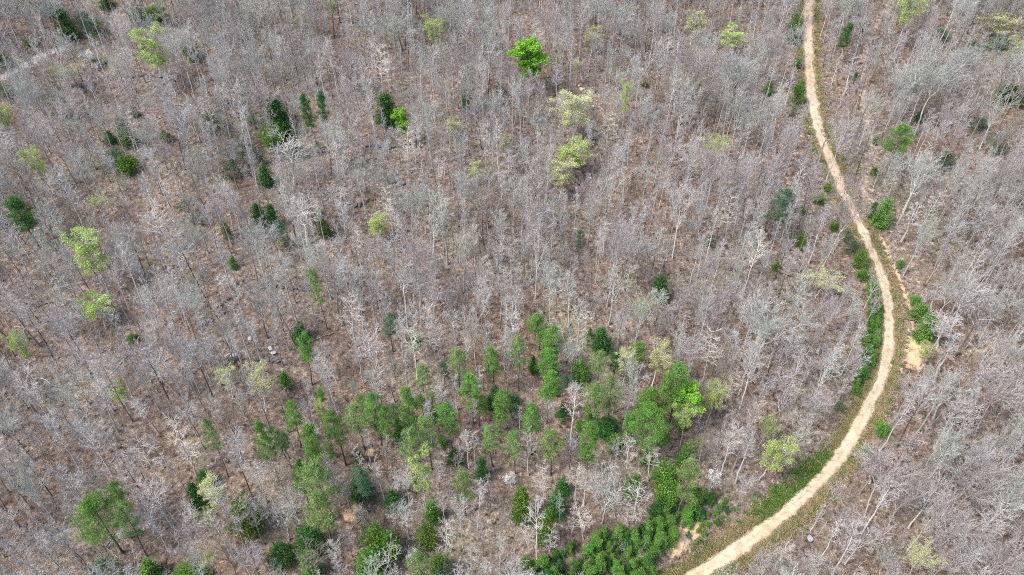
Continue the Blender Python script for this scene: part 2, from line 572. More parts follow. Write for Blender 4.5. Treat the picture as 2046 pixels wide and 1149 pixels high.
WIDE = {
    'pB': [pine_kind(54, 'bright', 17, 10.5, 0.45, 'bright green', 1.9)],
    'pS': [pine_kind(55, 'soft', 17, 10.5, 0.42, 'soft pale green', 1.7)],
    'pP': [pine_kind(56, 'pine', 17, 9.5, 0.45, 'green', 1.7)],
}
BUSH = {
    'dark': [bush_kind(61, 'dark', 'cone', 7, 4.2, 'dark green'), bush_kind(62, 'dark', 'cone', 7, 4.0, 'dark green')],
    'darkegg': [bush_kind(63, 'dark', 'egg', 6, 4.6, 'dark round')],
    'olive': [bush_kind(64, 'olive', 'egg', 6, 4.8, 'olive green'), bush_kind(69, 'olive', 'egg', 6, 4.4, 'olive green')],
    'green': [bush_kind(65, 'bright', 'egg', 6, 4.6, 'bright green'), bush_kind(66, 'pine', 'cone', 7, 4.2, 'green')],
    'column': [bush_kind(67, 'olive', 'column', 9, 4.0, 'tall columnar olive green', 190)],
    'teal': [bush_kind(68, 'teal', 'egg', 6, 4.6, 'bluish green', 75, 0.34, 18)],
}
BUD = {
    'lime': [bud_kind(81, 'oval', 'grey', 'lime', 15, 6, 0.38, 9500, 0.19, 'lime-budding'), bud_kind(82, 'fork', 'grey', 'lime', 15, 6.5, 0.38, 9000, 0.19, 'lime-budding')],
    'vivid': [bud_kind(83, 'oval', 'grey', 'vivid', 15, 6, 0.36, 20000, 0.30, 'vivid green leafing')],
    'yellow': [bud_kind(84, 'oval', 'cream', 'yellow', 15, 6.5, 0.38, 7000, 0.19, 'pale yellow-budding'), bud_kind(85, 'vase', 'pale', 'yellow', 14, 8, 0.35, 8000, 0.19, 'pale yellow-budding')],
    'blossom': [bud_kind(86, 'layer', 'grey', 'blossom', 6, 4.0, 0.3, 2600, 0.17, 'white-blossoming')],
}
YOUNG = [pine_kind(91, 'bright', 4.5, 2.9, 0.05, 'bright young', 0.75, 0.30), pine_kind(92, 'pine', 4.5, 2.6, 0.05, 'green young', 0.7, 0.30),
         pine_kind(93, 'bright', 4.0, 2.9, 0.05, 'bright young', 0.65, 0.32), pine_kind(94, 'dark', 4.2, 2.6, 0.05, 'dark young', 0.8, 0.30)]

# ------------------------------------------------------------------ labels that single things out
LANDMARKS = [
    ('the brightest vivid green tree', 1060, 120), ('the pine beside the side track', 1795, 290), ('the lone dark pine uphill of lime trees', 36, 420),
    ('the white boulders', 545, 703), ('the big dark evergreen clump', 550, 250), ('the black conical cedar', 1203, 680),
    ('the round dark bush near the bottom', 563, 1110), ('the road bend', 1777, 654), ('the young pine thicket', 1290, 1070),
    ('the large feathery pine', 190, 1025), ('the twin pines', 633, 220), ('the roadside cedar pair', 1760, 428), ('the lone cedar', 1321, 580),
    ('the big yellow-lime tree', 183, 515), ('the topmost pine of the grove', 1080, 645), ('the broad bright pines', 1296, 830),
    ('the lime tree inside the bend', 1537, 890), ('the slender upright lime tree', 1249, 210), ('the broad olive-yellow tree', 1138, 310),
    ('the dark pine with lime bush', 780, 225), ('the lime tree above the side track', 1815, 32), ('the corner dark evergreen', 2023, 188),
    ('the orange eroded bank', 1832, 690), ('the lower end of the road', 1410, 1125), ('the long fallen log', 645, 674), ('the tall lime tree', 313, 105),
    ('the pale gravel patch', 60, 120), ('the small round lime tree', 193, 618), ('the big soft pine', 640, 990), ('the dogwood near the thicket', 1426, 950),
    ('the grey-topped rock', 1618, 1077), ('the columnar evergreen', 1041, 1005), ('the huge spreading bare tree', 1540, 690),
    ('the dogwood near the gravel', 174, 116), ('the lime tree near the top edge', 870, 68), ('the small yellow tree', 750, 450),
    ('the yellow tree above the pines', 1280, 630), ('the olive bush', 424, 245), ('the leaning grove pine', 525, 880), ('the top of the road', 1616, 20),
    ('the olive evergreen', 487, 1035), ('the lime tree on the mid slope', 1437, 295), ('the bright young pine by log', 604, 698),
    ('the dark evergreen pair', 528, 430), ('the upright slope pine', 633, 570), ('the pair of bushes by the bank', 1845, 640),
]
USED = set()


def road_x(py):
    q = np.array(ROAD_PX)
    return np.interp(py, q[:, 1], q[:, 0])


def where(px, py, k, verbose=0):
    d = sorted((math.hypot(px - x, py - y), n, x, y) for n, x, y in LANDMARKS)
    if d[0][0] < 6:
        d = d[1:]
    dist, n, x, y = d[k]
    dx, dy = px - x, py - y
    word = 'just ' if dist < 42 else ('' if dist < 95 else 'well ')
    if n in ('the top of the road', 'the road bend', 'the lower end of the road', 'the orange eroded bank'):
        side = ', outside' if px > road_x(py) else ', inside'
        side += ' the bend' if n == 'the road bend' else ' the curve'
    else:
        toward = dx * (road_x(py) - px) > 0
        side = '' if abs(dx) < 0.4 * abs(dy) else (', road side' if toward else ', off-road side')
    if abs(dy) < 0.4 * abs(dx):
        s = (word or 'near ').replace('just ', 'close beside ').replace('well ', 'level with ') + n + side
    else:
        s = word + ('uphill of ' if dy < 0 else 'downhill of ') + n + side
    return s


def label(what, px, py):
    for k in range(9):
        t = f'{what} {where(px, py, k)}'
        if t not in USED and len(t.split()) <= 16:
            USED.add(t)
            return t
    for a in range(6):
        for sz in ('smaller', 'larger', 'straighter', 'crooked', 'lower', 'sparser', 'denser'):
            t = f'{sz} {what} {where(px, py, a)}'
            if t not in USED and len(t.split()) <= 16:
                USED.add(t)
                return t
    return f'{what} {where(px, py, 0)}'


def plant(name, kind, P, H, W, cat, lab, group=None, rz=0.0, tilt=(0.0, 0.0)):
    root = bpy.data.objects.new(name, None)
    COL.objects.link(root)
    root.empty_display_size = 0.5
    root.location = (P[0], P[1], P[2] - 0.06)
    root.rotation_euler = (tilt[0], tilt[1], rz)
    sw = W / kind.W
    root.scale = (sw, sw, H / kind.H)
    for pn, me in kind.parts:
        obj(pn, me, root)
    tag(root, lab, cat, group)
    return root


# ------------------------------------------------------------------ ground, road, tracks
def polyline(pxs):
    return np.array([at(*p)[:2] for p in pxs])


def dist_line(x, y, line):
    d = np.full(x.shape, 1e9)
    for a, b in zip(line[:-1], line[1:]):
        ab = b - a; l2 = max((ab ** 2).sum(), 1e-6)
        t = np.clip(((x - a[0]) * ab[0] + (y - a[1]) * ab[1]) / l2, 0, 1)
        d = np.minimum(d, np.hypot(x - a[0] - t * ab[0], y - a[1] - t * ab[1]))
    return d


TRACK = polyline([(1731, 405), (1728, 375), (1738, 335), (1746, 290), (1730, 235), (1722, 165), (1728, 110), (1738, 70), (1755, 40), (1775, 15), (1790, -20)])
TRAIL = polyline([(1850, 702), (1900, 699), (1960, 702), (2046, 690), (2120, 690)])
GRAVEL = polyline([(-60, 190), (10, 152), (50, 130), (90, 108), (135, 92)])
GULLY = polyline([(1612, 262), (1600, 275), (1588, 300), (1577, 340), (1570, 380)])
BANK = polyline([(1738, 425), (1752, 460), (1768, 490), (1783, 525), (1798, 556), (1812, 595), (1820, 630), (1826, 665), (1838, 690), (1826, 715), (1815, 738)])
SOIL = [(1835, 692, 3.0), (1826, 716, 2.8), (1812, 705, 1.6), (1790, 735, 1.6), (1838, 676, 1.5), (1776, 742, 1.6), (1782, 725, 1.2), (1707, 880, 1.1), (1715, 868, 0.9), (1362, 1078, 2.4), (1385, 1062, 2.0),
        (1398, 1052, 1.5), (1415, 1108, 1.5), (1352, 1098, 1.3), (1290, 1115, 1.6), (1310, 1140, 1.4), (700, 1028, 1.6), (712, 1010, 1.2), (1762, 668, 1.0), (1660, 345, 0.8), (1600, 232, 0.9),
        (740, 905, 1.0), (765, 890, 1.0)]

xs = np.r_[np.array([-3200, -1600, -900, -600, -430, -340, -280, -240]), np.arange(-212, 213, 1.0), np.array([240, 280, 340, 430, 600, 900, 1600, 3200])]
ys = np.r_[np.array([-3000, -1500, -800, -400, -200, -100, -50, -10, 15, 30, 42, 50]), np.arange(56, 282, 1.0), np.array([290, 300, 315, 335, 360, 400, 470, 600, 900, 1600, 3600])]
GX, GY = np.meshgrid(xs, ys)
gx, gy = GX.ravel(), GY.ravel()
rng = np.random.RandomState(5)
gz = height(gx, gy)
near_d, near_i = road_near(gx, gy)
rough = np.where(near_d > 5, 1.0, 0.0)
gz = gz + rough * rng.normal(0, 0.07, len(gz))
nx, ny = len(xs), len(ys)
ii = (np.arange(ny - 1)[:, None] * nx + np.arange(nx - 1)[None, :]).ravel()
gq = np.stack([ii, ii + 1, ii + nx + 1, ii + nx], 1)

soil = np.zeros(len(gx))
for px, py, r in SOIL:
    c = at(px, py)
    soil = np.maximum(soil, 1 - np.hypot(gx - c[0], gy - c[1]) / (r * 1.5))
soil = np.maximum(soil, 0.62 - dist_line(gx, gy, BANK) / 1.7)
soil = np.maximum(soil, 0.5 - dist_line(gx, gy, GULLY) / 1.5)
soil = np.clip(soil, 0, 1)
track = np.maximum(0.9 - dist_line(gx, gy, TRACK) / 2.5, 0.75 - dist_line(gx, gy, TRAIL) / 1.6)
track = np.clip(np.maximum(track, 1.15 - np.abs(near_d - 1.2) / 2.0 * 1.0), 0, 1)
gravel = np.clip(1 - dist_line(gx, gy, GRAVEL) / 3.2, 0, 1)
tx = np.gradient(ROAD[:, 0]); ty = np.gradient(ROAD[:, 1])
side = (gx - ROAD[near_i, 0]) * ty[near_i] - (gy - ROAD[near_i, 1]) * tx[near_i]     # sign tells the side of the road
frac = near_i / len(ROAD)
inner = side > 0 if ((np.array([0.0]) - ROAD[200, 0]) * ty[200] - (np.array([110.0]) - ROAD[200, 1]) * tx[200])[0] > 0 else side < 0
vw = np.where(inner, 3.8, 3.4) * np.interp(frac, [0, .45, .6, 1], [0.35, 0.6, 0.8, 1.1])
verge = np.clip(1.25 - near_d / np.maximum(vw, 0.1), 0, 1)

gm, nt, N, L, P = new_mat('leaf_litter_ground')
geo = N.new('ShaderNodeNewGeometry')
pos = geo.outputs['Position']
n1 = noise(N, L, pos, 0.045, 4, 0.6)
n2 = noise(N, L, pos, 0.9, 5, 0.7)
n3 = noise(N, L, pos, 3.2, 3, 0.7)
n4 = noise(N, L, pos, 0.23, 4, 0.6)
big = ramp(N, [(0.32, (0.148, 0.106, 0.078)), (0.45, (0.146, 0.113, 0.093)), (0.55, (0.157, 0.130, 0.111)), (0.68, (0.168, 0.151, 0.112))])
L.new(n1.outputs[0], big.inputs[0])
fine = ramp(N, [(0.33, (0.16, 0.15, 0.15)), (0.44, (0.72, 0.70, 0.68)), (0.56, (1.08, 1.06, 1.04)), (0.70, (2.2, 2.2, 2.25))])  # litter mottling; the darkest stop paints shadowed crevices into the colour
L.new(n2.outputs[0], fine.inputs[0])
c = mixc(N, L, 1.0, big.outputs[0], fine.outputs[0], 'MULTIPLY')
spk = ramp(N, [(0.33, (0.40, 0.38, 0.36)), (0.48, (1, 1, 1)), (0.66, (1.7, 1.66, 1.62))])
L.new(n3.outputs[0], spk.inputs[0])
c = mixc(N, L, 1.0, c, spk.outputs[0], 'MULTIPLY')
pat = ramp(N, [(0.52, (0, 0, 0)), (0.68, (1, 1, 1))])
L.new(n4.outputs[0], pat.inputs[0])
c = mixc(N, L, math_n(N, L, 'MULTIPLY', pat.outputs[0], 0.35), c, (0.16, 0.14, 0.075))      # mossy, grassy patches
wob = math_n(N, L, 'MULTIPLY_ADD', n2.outputs[0], 1.1)
wob.node.inputs[2].default_value = -0.55


def masked(c, attr, colour, lo=0.25, hi=0.5, wobble=1.0):
    a = N.new('ShaderNodeAttribute'); a.attribute_name = attr
    w = math_n(N, L, 'MULTIPLY', wob, wobble)
    s = math_n(N, L, 'ADD', a.outputs['Fac'], w)
    gate = math_n(N, L, 'GREATER_THAN', a.outputs['Fac'], 0.01)
    r = ramp(N, [(lo, (0, 0, 0)), (hi, (1, 1, 1))])
    L.new(s, r.inputs[0])
    return mixc(N, L, math_n(N, L, 'MULTIPLY', r.outputs[0], gate), c, colour)


dry = mixc(N, L, 1.0, (0.26, 0.21, 0.16), fine.outputs[0], 'MULTIPLY')
green = mixc(N, L, n3.outputs[0], (0.13, 0.125, 0.055), (0.24, 0.20, 0.12))
c = masked(c, 'track', dry, 0.28, 0.7, 1.3)
c = masked(c, 'verge', green, 0.35, 0.8, 1.4)
orange = mixc(N, L, math_n(N, L, 'MULTIPLY_ADD', n2.outputs[0], 1.6), (0.30, 0.175, 0.09), (0.50, 0.35, 0.21))
c = masked(c, 'soil', orange, 0.26, 0.6, 1.5)
c = masked(c, 'gravel', (0.34, 0.325, 0.31), 0.35, 0.8, 1.5)
L.new(c, P.inputs['Base Color'])
P.inputs['Roughness'].default_value = 1.0
P.inputs['Specular IOR Level'].default_value = 0.1
bmp = N.new('ShaderNodeBump'); bmp.inputs['Strength'].default_value = 0.9; bmp.inputs['Distance'].default_value = 0.25
L.new(n2.outputs[0], bmp.inputs['Height']); L.new(bmp.outputs[0], P.inputs['Normal'])

gme = mesh('ground', np.c_[gx, gy, gz], gq, gm, smooth=True)
for nm, v in (('soil', soil), ('track', track), ('gravel', gravel), ('verge', verge)):
    a = gme.attributes.new(nm, 'FLOAT', 'POINT')
    a.data.foreach_set('value', v.astype(np.float32))
tag(obj('ground', gme), 'brown leaf-littered forest floor on the hillside', kind='structure')

# the road: a sandy strip with two wheel tracks, ragged edges
rm, nt, N, L, P = new_mat('sandy_road')
ac = N.new('ShaderNodeAttribute'); ac.attribute_name = 'across'
geo = N.new('ShaderNodeNewGeometry')
n1 = noise(N, L, geo.outputs['Position'], 0.8, 5, 0.65)
n2 = noise(N, L, geo.outputs['Position'], 0.12, 3)
n3 = noise(N, L, geo.outputs['Position'], 4.0, 3, 0.7)
acr = math_n(N, L, 'ADD', ac.outputs['Fac'], math_n(N, L, 'MULTIPLY_ADD', n1.outputs[0], 0.22))
acr.node.inputs[1].links[0].from_node.inputs[2].default_value = -0.11
prof = ramp(N, [(0.0, (0.20, 0.155, 0.115)), (0.12, (0.34, 0.275, 0.205)), (0.20, (0.40, 0.33, 0.245)), (0.31, (0.43, 0.355, 0.265)), (0.41, (0.42, 0.345, 0.255)), (0.5, (0.375, 0.305, 0.225)), (0.59, (0.42, 0.345, 0.255)),
                (0.69, (0.43, 0.355, 0.265)), (0.80, (0.43, 0.355, 0.265)), (0.88, (0.34, 0.275, 0.205)), (1.0, (0.20, 0.155, 0.115))])
L.new(acr, prof.inputs[0])
sp = ramp(N, [(0.3, (0.62, 0.61, 0.60)), (0.5, (1, 1, 1)), (0.7, (1.2, 1.2, 1.22))])
L.new(n1.outputs[0], sp.inputs[0])
c = mixc(N, L, 1.0, prof.outputs[0], sp.outputs[0], 'MULTIPLY')
sp3 = ramp(N, [(0.3, (0.78, 0.76, 0.74)), (0.55, (1, 1, 1))])
L.new(n3.outputs[0], sp3.inputs[0])
c = mixc(N, L, 1.0, c, sp3.outputs[0], 'MULTIPLY')
pk = ramp(N, [(0.40, (1.06, 1.03, 1.02)), (0.52, (0.95, 0.92, 0.90)), (0.65, (1.04, 0.96, 0.87))])
L.new(n2.outputs[0], pk.inputs[0])
c = mixc(N, L, 1.0, c, pk.outputs[0], 'MULTIPLY')
L.new(c, P.inputs['Base Color'])
P.inputs['Roughness'].default_value = 1.0
P.inputs['Specular IOR Level'].default_value = 0.1
bmp = N.new('ShaderNodeBump'); bmp.inputs['Strength'].default_value = 0.5; bmp.inputs['Distance'].default_value = 0.12
L.new(n1.outputs[0], bmp.inputs['Height']); L.new(bmp.outputs[0], P.inputs['Normal'])
tl = np.hypot(tx, ty); nxr, nyr = ty / tl, -tx / tl
acs = np.array([0, .12, .25, .4, .5, .6, .75, .88, 1.0])
zo = np.array([-0.10, 0.02, 0.0, 0.05, 0.07, 0.05, 0.0, 0.02, -0.10])
nR = len(ROAD)
rng = np.random.RandomState(8)
jl = np.convolve(rng.normal(0, 0.75, nR + 2), np.ones(3) / 3, 'valid'); jr = np.convolve(rng.normal(0, 0.75, nR + 2), np.ones(3) / 3, 'valid')
off = (acs[None, :] - 0.5) * (ROAD_W[:, None] * 0.98)
off[:, 0] += jl; off[:, 1] += jl * 0.5; off[:, -1] += jr; off[:, -2] += jr * 0.5
RV = np.stack([ROAD[:, 0:1] + nxr[:, None] * off, ROAD[:, 1:2] + nyr[:, None] * off, ROAD[:, 2:3] + zo[None, :] + 0.02], -1).reshape(-1, 3)
m = len(acs)
jj = (np.arange(nR - 1)[:, None] * m + np.arange(m - 1)[None, :]).ravel()
rme = mesh('road', RV, np.stack([jj, jj + 1, jj + m + 1, jj + m], 1), rm, smooth=True)
a = rme.attributes.new('across', 'FLOAT', 'POINT')
a.data.foreach_set('value', np.tile(acs, nR).astype(np.float32))
tag(obj('road', rme), 'sandy single-lane dirt road curving through the woods', kind='structure')

# ------------------------------------------------------------------ evergreen, budding and blossoming trees: kind, crown x, top, bottom, width in the photo, own label
LIVE = [
    ('ct', 100, 6, 36, 34, 0), ('ct', 165, 22, 50, 30, 0), ('co', 308, 14, 44, 26, 0), ('ct', 288, 92, 116, 24, 0),
    ('ct', 1940, 82, 112, 34, 0), ('ct', 1962, 236, 262, 26, 0), ('ct', 1880, 56, 80, 28, 0), ('ct', 592, 286, 316, 30, 0), ('ct', 490, 285, 315, 30, 0), ('ct', 640, 286, 306, 22, 0), ('co', 330, 262, 285, 16, 0), ('ct', 1415, 470, 490, 18, 0),
    ('co', 1655, 368, 384, 15, 0), ('co', 1668, 440, 460, 16, 0), ('ct', 1690, 460, 484, 18, 0), ('co', 1722, 540, 560, 16, 0), ('cg', 1800, 520, 534, 12, 0),
    ('cK', 132, 20, 80, 34, 0), ('cK', 212, -8, 18, 30, 0), ('cK', 274, 15, 50, 30, 0), ('ct', 190, 35, 72, 46, 0), ('bl', 313, 65, 145, 44, 'tall lime-leaved tree standing alone among grey trunks near the big gravel patch'),
    ('bl', 325, 10, 38, 22, 0), ('co', 381, 85, 120, 28, 0), ('by', 133, 137, 178, 60, 0), ('bl', 15, 219, 260, 36, 0), ('cC', 248, 236, 291, 26, 0), ('cK', 219, 263, 287, 22, 0),
    ('cK', 268, 213, 234, 16, 0), ('co', 424, 226, 263, 38, 'squat olive green bush between bare trees downhill of the ledge'),
    ('cK', 547, 198, 256, 50, 'large dark evergreen forming the top of the big evergreen clump'), ('co', 545, 250, 302, 40, 0), ('cK', 575, 244, 276, 30, 0), ('cK', 530, 333, 370, 30, 0),
    ('ct', 468, 322, 358, 30, 0), ('co', 253, 313, 347, 34, 0), ('pK', 621, 191, 250, 24, 'dark slim pine, the off-road one of the twin pines'), ('pK', 645, 185, 240, 20, 'dark slim pine, the road-side one of the twin pines'),
    ('bl', 78, 312, 370, 38, 0), ('bl', 663, -10, 30, 28, 0), ('ce', 4, 112, 136, 24, 0), ('ct', 7, 168, 196, 26, 0), ('co', 60, 78, 94, 22, 0), ('co', 198, 110, 132, 20, 0), ('co', 502, 230, 246, 13, 0),
    ('ct', 505, 305, 325, 18, 0), ('ct', 230, 300, 330, 40, 0), ('ct', 520, 300, 330, 22, 0),
    ('bl', 870, 45, 92, 42, 'airy yellow-lime tree near the upper edge among bare crowns'), ('bv', 1060, 89, 150, 48, 'brightest vivid green leafing tree on the upper slope'), ('by', 1114, 113, 137, 14, 0),
    ('by', 1152, 127, 156, 24, 0), ('cK', 775, 192, 248, 46, 'broad dark evergreen with a small lime tree at its foot'), ('bv', 801, 228, 267, 24, 'small vivid lime tree at the foot of a broad dark evergreen'),
    ('ce', 931, 180, 222, 17, 0), ('cK', 998, 166, 188, 18, 0), ('by', 1148, 192, 253, 64, 0), ('bl', 1249, 181, 237, 20, 'slender upright lime tree on the upper slope'),
    ('bl', 1138, 287, 332, 58, 'broad olive-yellow leafing tree in mid slope'), ('by', 1121, 325, 370, 50, 0), ('by', 907, 240, 268, 30, 0), ('by', 1006, 284, 322, 24, 0), ('by', 1183, 58, 92, 34, 0),
    ('by', 943, 328, 358, 24, 0), ('co', 1290, 163, 174, 11, 0), ('co', 1587, 34, 86, 18, 0), ('co', 1596, 120, 136, 13, 0), ('co', 1597, 164, 207, 18, 0), ('ct', 1586, 212, 232, 14, 0),
    ('cg', 1537, 163, 189, 18, 0), ('pK', 1691, 48, 92, 24, 0), ('ce', 1727, 48, 66, 15, 0), ('bl', 1815, -6, 65, 54, 'big lime-leaved tree beside the upper side track'), ('by', 2006, 30, 72, 56, 0),
    ('bl', 2034, 82, 122, 32, 0), ('ct', 1996, 72, 104, 36, 0), ('ce', 2023, 171, 206, 46, 'dark evergreen at the frame edge beyond the side track'),
    ('pB', 1797, 249, 304, 52, 'tall bright-crowned pine with long bare trunk beside the side track'), ('ce', 1709, 147, 166, 11, 0), ('co', 1750, 273, 289, 11, 0), ('co', 1748, 335, 351, 13, 0),
    ('ct', 1890, 304, 337, 30, 0), ('ct', 1996, 263, 310, 32, 0), ('ce', 1837, 225, 246, 12, 0), ('bl', 1437, 277, 314, 46, 'lime-olive leafing tree between bare trees inside the upper curve'), ('bl', 1473, 58, 98, 46, 0),
    ('by', 1387, 28, 66, 36, 0), ('pT', 1558, 378, 434, 50, 0), ('pK', 36, 394, 446, 46, 'lone dark pine on open ground near the frame edge, uphill of lime trees'),
    ('bl', 183, 479, 552, 54, 'biggest yellow-lime tree of the slope, full rounded crown'), ('bl', 193, 599, 638, 50, 'small round lime tree downhill of the biggest yellow-lime tree'), ('ct', 380, 400, 449, 36, 0),
    ('cK', 515, 411, 447, 28, 'dark conical evergreen, off-road one of a close pair'), ('cK', 542, 412, 454, 26, 'dark conical evergreen, road-side one of a close pair'), ('ct', 564, 448, 494, 26, 0), ('cg', 648, 431, 473, 24, 0),
    ('co', 635, 418, 432, 14, 0), ('co', 451, 445, 477, 14, 0), ('cg', 465, 513, 538, 15, 0), ('pS', 633, 537, 600, 30, 'upright soft green pine alone on mid slope above rocks'),
    ('cK', 600, 647, 683, 32, 0), ('pB', 604, 672, 722, 36, 'bright green young pine just off the end of the long fallen log'), ('cg', 569, 743, 777, 26, 0), ('bl', 51, 674, 724, 30, 0), ('cg', 265, 667, 682, 20, 0),
    ('by', 451, 739, 774, 34, 0), ('by', 513, 743, 792, 44, 0), ('ct', 612, 456, 476, 15, 0), ('by', 202, 398, 430, 40, 0),
    ('bl', 750, 436, 468, 36, 'small yellow-lime tree alone in mid slope'), ('pT', 777, 630, 668, 30, 0), ('cK', 1321, 558, 604, 36, 'lone dark cedar among bare trees above the pine grove'), ('pT', 1159, 459, 489, 21, 0),
    ('by', 1280, 613, 652, 38, 'yellow-budding round tree just uphill of the pine grove'), ('cK', 1203, 659, 704, 36, 'blackish conical cedar on the grove edge'),
    ('pP', 1080, 625, 666, 42, 'topmost pine of the grove, flat dark crown on a bare trunk'), ('pP', 1096, 657, 710, 46, 0), ('pB', 1094, 702, 748, 44, 0), ('pB', 1096, 742, 796, 42, 0), ('pS', 1037, 672, 727, 34, 0),
    ('pB', 983, 688, 738, 34, 0), ('pS', 914, 698, 745, 42, 0), ('pS', 844, 729, 770, 36, 0), ('pB', 942, 750, 802, 46, 0), ('pT', 885, 725, 748, 22, 0), ('cK', 1066, 713, 747, 17, 0), ('cg', 1159, 725, 762, 29, 0),
    ('pP', 1273, 684, 718, 37, 0), ('pK', 1227, 706, 740, 31, 0), ('pS', 1198, 702, 744, 36, 0), ('by', 1251, 705, 747, 28, 0), ('by', 1313, 695, 742, 38, 0), ('pS', 1193, 745, 828, 48, 0), ('pS', 1224, 750, 822, 42, 0),
    ('pP', 1357, 730, 792, 58, 0), ('pP', 1330, 752, 815, 40, 0), ('pB', 1292, 777, 828, 56, 'higher of the broad bright pines at the grove corner'), ('pB', 1300, 808, 884, 82, 'widest bright green pine, at the grove corner by the road'), ('pB', 1258, 822, 862, 34, 0),
    ('cK', 1210, 835, 872, 48, 0), ('pB', 1183, 853, 915, 46, 0), ('co', 1231, 872, 904, 28, 0), ('pS', 1104, 862, 912, 52, 0), ('pP', 1063, 800, 857, 42, 0), ('pP', 1002, 785, 827, 42, 0), ('cK', 978, 794, 818, 19, 0),
    ('pS', 983, 855, 898, 40, 0), ('pS', 1029, 862, 908, 36, 0), ('pP', 899, 807, 860, 46, 0), ('pB', 813, 775, 847, 46, 0), ('pS', 817, 853, 916, 44, 0), ('cK', 795, 868, 892, 18, 0), ('pS', 854, 833, 890, 44, 0),
    ('pS', 715, 812, 862, 56, 0), ('pP', 752, 787, 855, 48, 0), ('pP', 774, 808, 866, 30, 0), ('pS', 722, 787, 817, 28, 0), ('pP', 670, 814, 876, 44, 0), ('cK', 909, 900, 928, 30, 0),
    ('cK', 962, 918, 962, 26, 0), ('bl', 844, 913, 987, 40, 0), ('pS', 926, 944, 994, 42, 0), ('pT', 721, 934, 984, 44, 0), ('ce', 722, 968, 1002, 38, 0), ('cK', 786, 985, 1021, 36, 0), ('cg', 865, 1000, 1042, 32, 0),
    ('cC', 1041, 968, 1052, 34, 'tall columnar olive evergreen near the bottom'), ('cK', 1125, 956, 988, 28, 0), ('cK', 1114, 985, 1032, 36, 0), ('cC', 1089, 1023, 1092, 30, 0), ('cg', 1051, 1115, 1133, 19, 0),
    ('co', 745, 1051, 1102, 40, 0), ('co', 779, 1067, 1120, 38, 0), ('cg', 738, 1099, 1160, 60, 0), ('co', 851, 1050, 1097, 34, 0), ('pS', 837, 1098, 1150, 46, 0),
    ('bw', 822, 1089, 1122, 28, 'small white-blossoming dogwood beside a soft pine near the bottom edge'), ('co', 877, 1112, 1154, 32, 0), ('cg', 1265, 951, 994, 33, 0), ('co', 1327, 925, 970, 41, 0), ('co', 1333, 966, 1014, 43, 0),
    ('cg', 1364, 890, 929, 23, 0), ('pS', 1374, 922, 987, 50, 0), ('bw', 1019, 935, 958, 24, 'white-blossoming dogwood in the middle of the pine grove'), ('bw', 1426, 938, 962, 30, 'white-blossoming dogwood on brown floor just above the pine thicket'),
    ('bw', 1384, 896, 919, 18, 'small white-blossoming dogwood beside a green bush at the grove corner'), ('bw', 174, 104, 128, 32, 'white-blossoming dogwood near the pale gravel patch'), ('bw', 443, 549, 570, 26, 'white-blossoming dogwood low among bare crowns above the rocks'),
    ('bw', 243, 1046, 1069, 24, 'white-blossoming dogwood under the large feathery pine'), ('bv', 1370, 776, 827, 46, 0), ('bl', 1372, 815, 862, 40, 0), ('bl', 1426, 774, 817, 34, 0),
    ('bl', 1527, 840, 878, 30, 'smaller upper lime tree of the pair inside the bend'), ('bl', 1537, 880, 932, 48, 'larger lower lime tree of the pair inside the bend'), ('cg', 1763, 847, 868, 21, 0), ('cg', 1734, 891, 908, 17, 0), ('cg', 1710, 774, 787, 13, 0),
    ('by', 1828, 1108, 1155, 50, 0), ('ct', 1900, 1049, 1069, 24, 0), ('ct', 1678, 804, 821, 18, 0), ('cn', 1765, 402, 454, 34, 'green conical cedar, road-side larger of the roadside pair'), ('cK', 1744, 406, 436, 17, 'small dark cedar in the roadside pair'),
    ('co', 1596, 410, 426, 17, 0), ('co', 1637, 388, 406, 20, 0), ('ct', 1705, 483, 506, 22, 0), ('co', 1719, 503, 534, 22, 0), ('co', 1603, 466, 496, 16, 0), ('cg', 1551, 523, 539, 15, 0), ('by', 1640, 548, 588, 70, 0),
    ('cg', 1828, 590, 606, 16, 0), ('cg', 1838, 608, 638, 34, 'bright bush just above the eroded bank, upper of a pair'), ('cg', 1849, 635, 682, 35, 'bright bush just above the eroded bank, lower of a pair'), ('bl', 1852, 695, 714, 22, 0),
    ('pS', 419, 839, 902, 34, 0), ('pB', 527, 845, 915, 38, 'leaning bright pine with a lopsided crown at the grove end'), ('pP', 581, 805, 853, 40, 0), ('pS', 561, 842, 892, 36, 0), ('pB', 619, 845, 907, 46, 0), ('bl', 639, 810, 826, 18, 0),
    ('pB', 190, 972, 1082, 96, 'largest feathery pine, broad crown, standing apart from the grove'), ('pP', 236, 963, 1005, 38, 0), ('pS', 246, 1010, 1067, 42, 0), ('cK', 410, 942, 974, 30, 0), ('cK', 390, 970, 1017, 28, 0),
    ('co', 487, 1003, 1069, 52, 'broad olive evergreen alone among bare trees below the grove'), ('pS', 640, 922, 1000, 80, 'big soft grey-green pine, widest crown below the grove'), ('pS', 640, 985, 1060, 66, 0), ('pS', 602, 938, 982, 32, 0), ('ce', 619, 1055, 1104, 46, 0),
    ('cg', 621, 1100, 1158, 42, 0), ('ce', 563, 1089, 1132, 40, 'compact round dark bush by itself near the bottom edge'), ('cg', 300, 1120, 1160, 40, 0), ('co', 376, 1134, 1170, 52, 0), ('bl', 425, 1020, 1050, 30, 0), ('by', 430, 960, 1002, 40, 0),
    ('ct', 215, 1116, 1156, 42, 0), ('bl', 240, 771, 802, 24, 0), ('by', 425, 1108, 1138, 36, 0), ('co', 1290, 905, 925, 22, 0), ('co', 600, 1090, 1120, 22, 0),
]
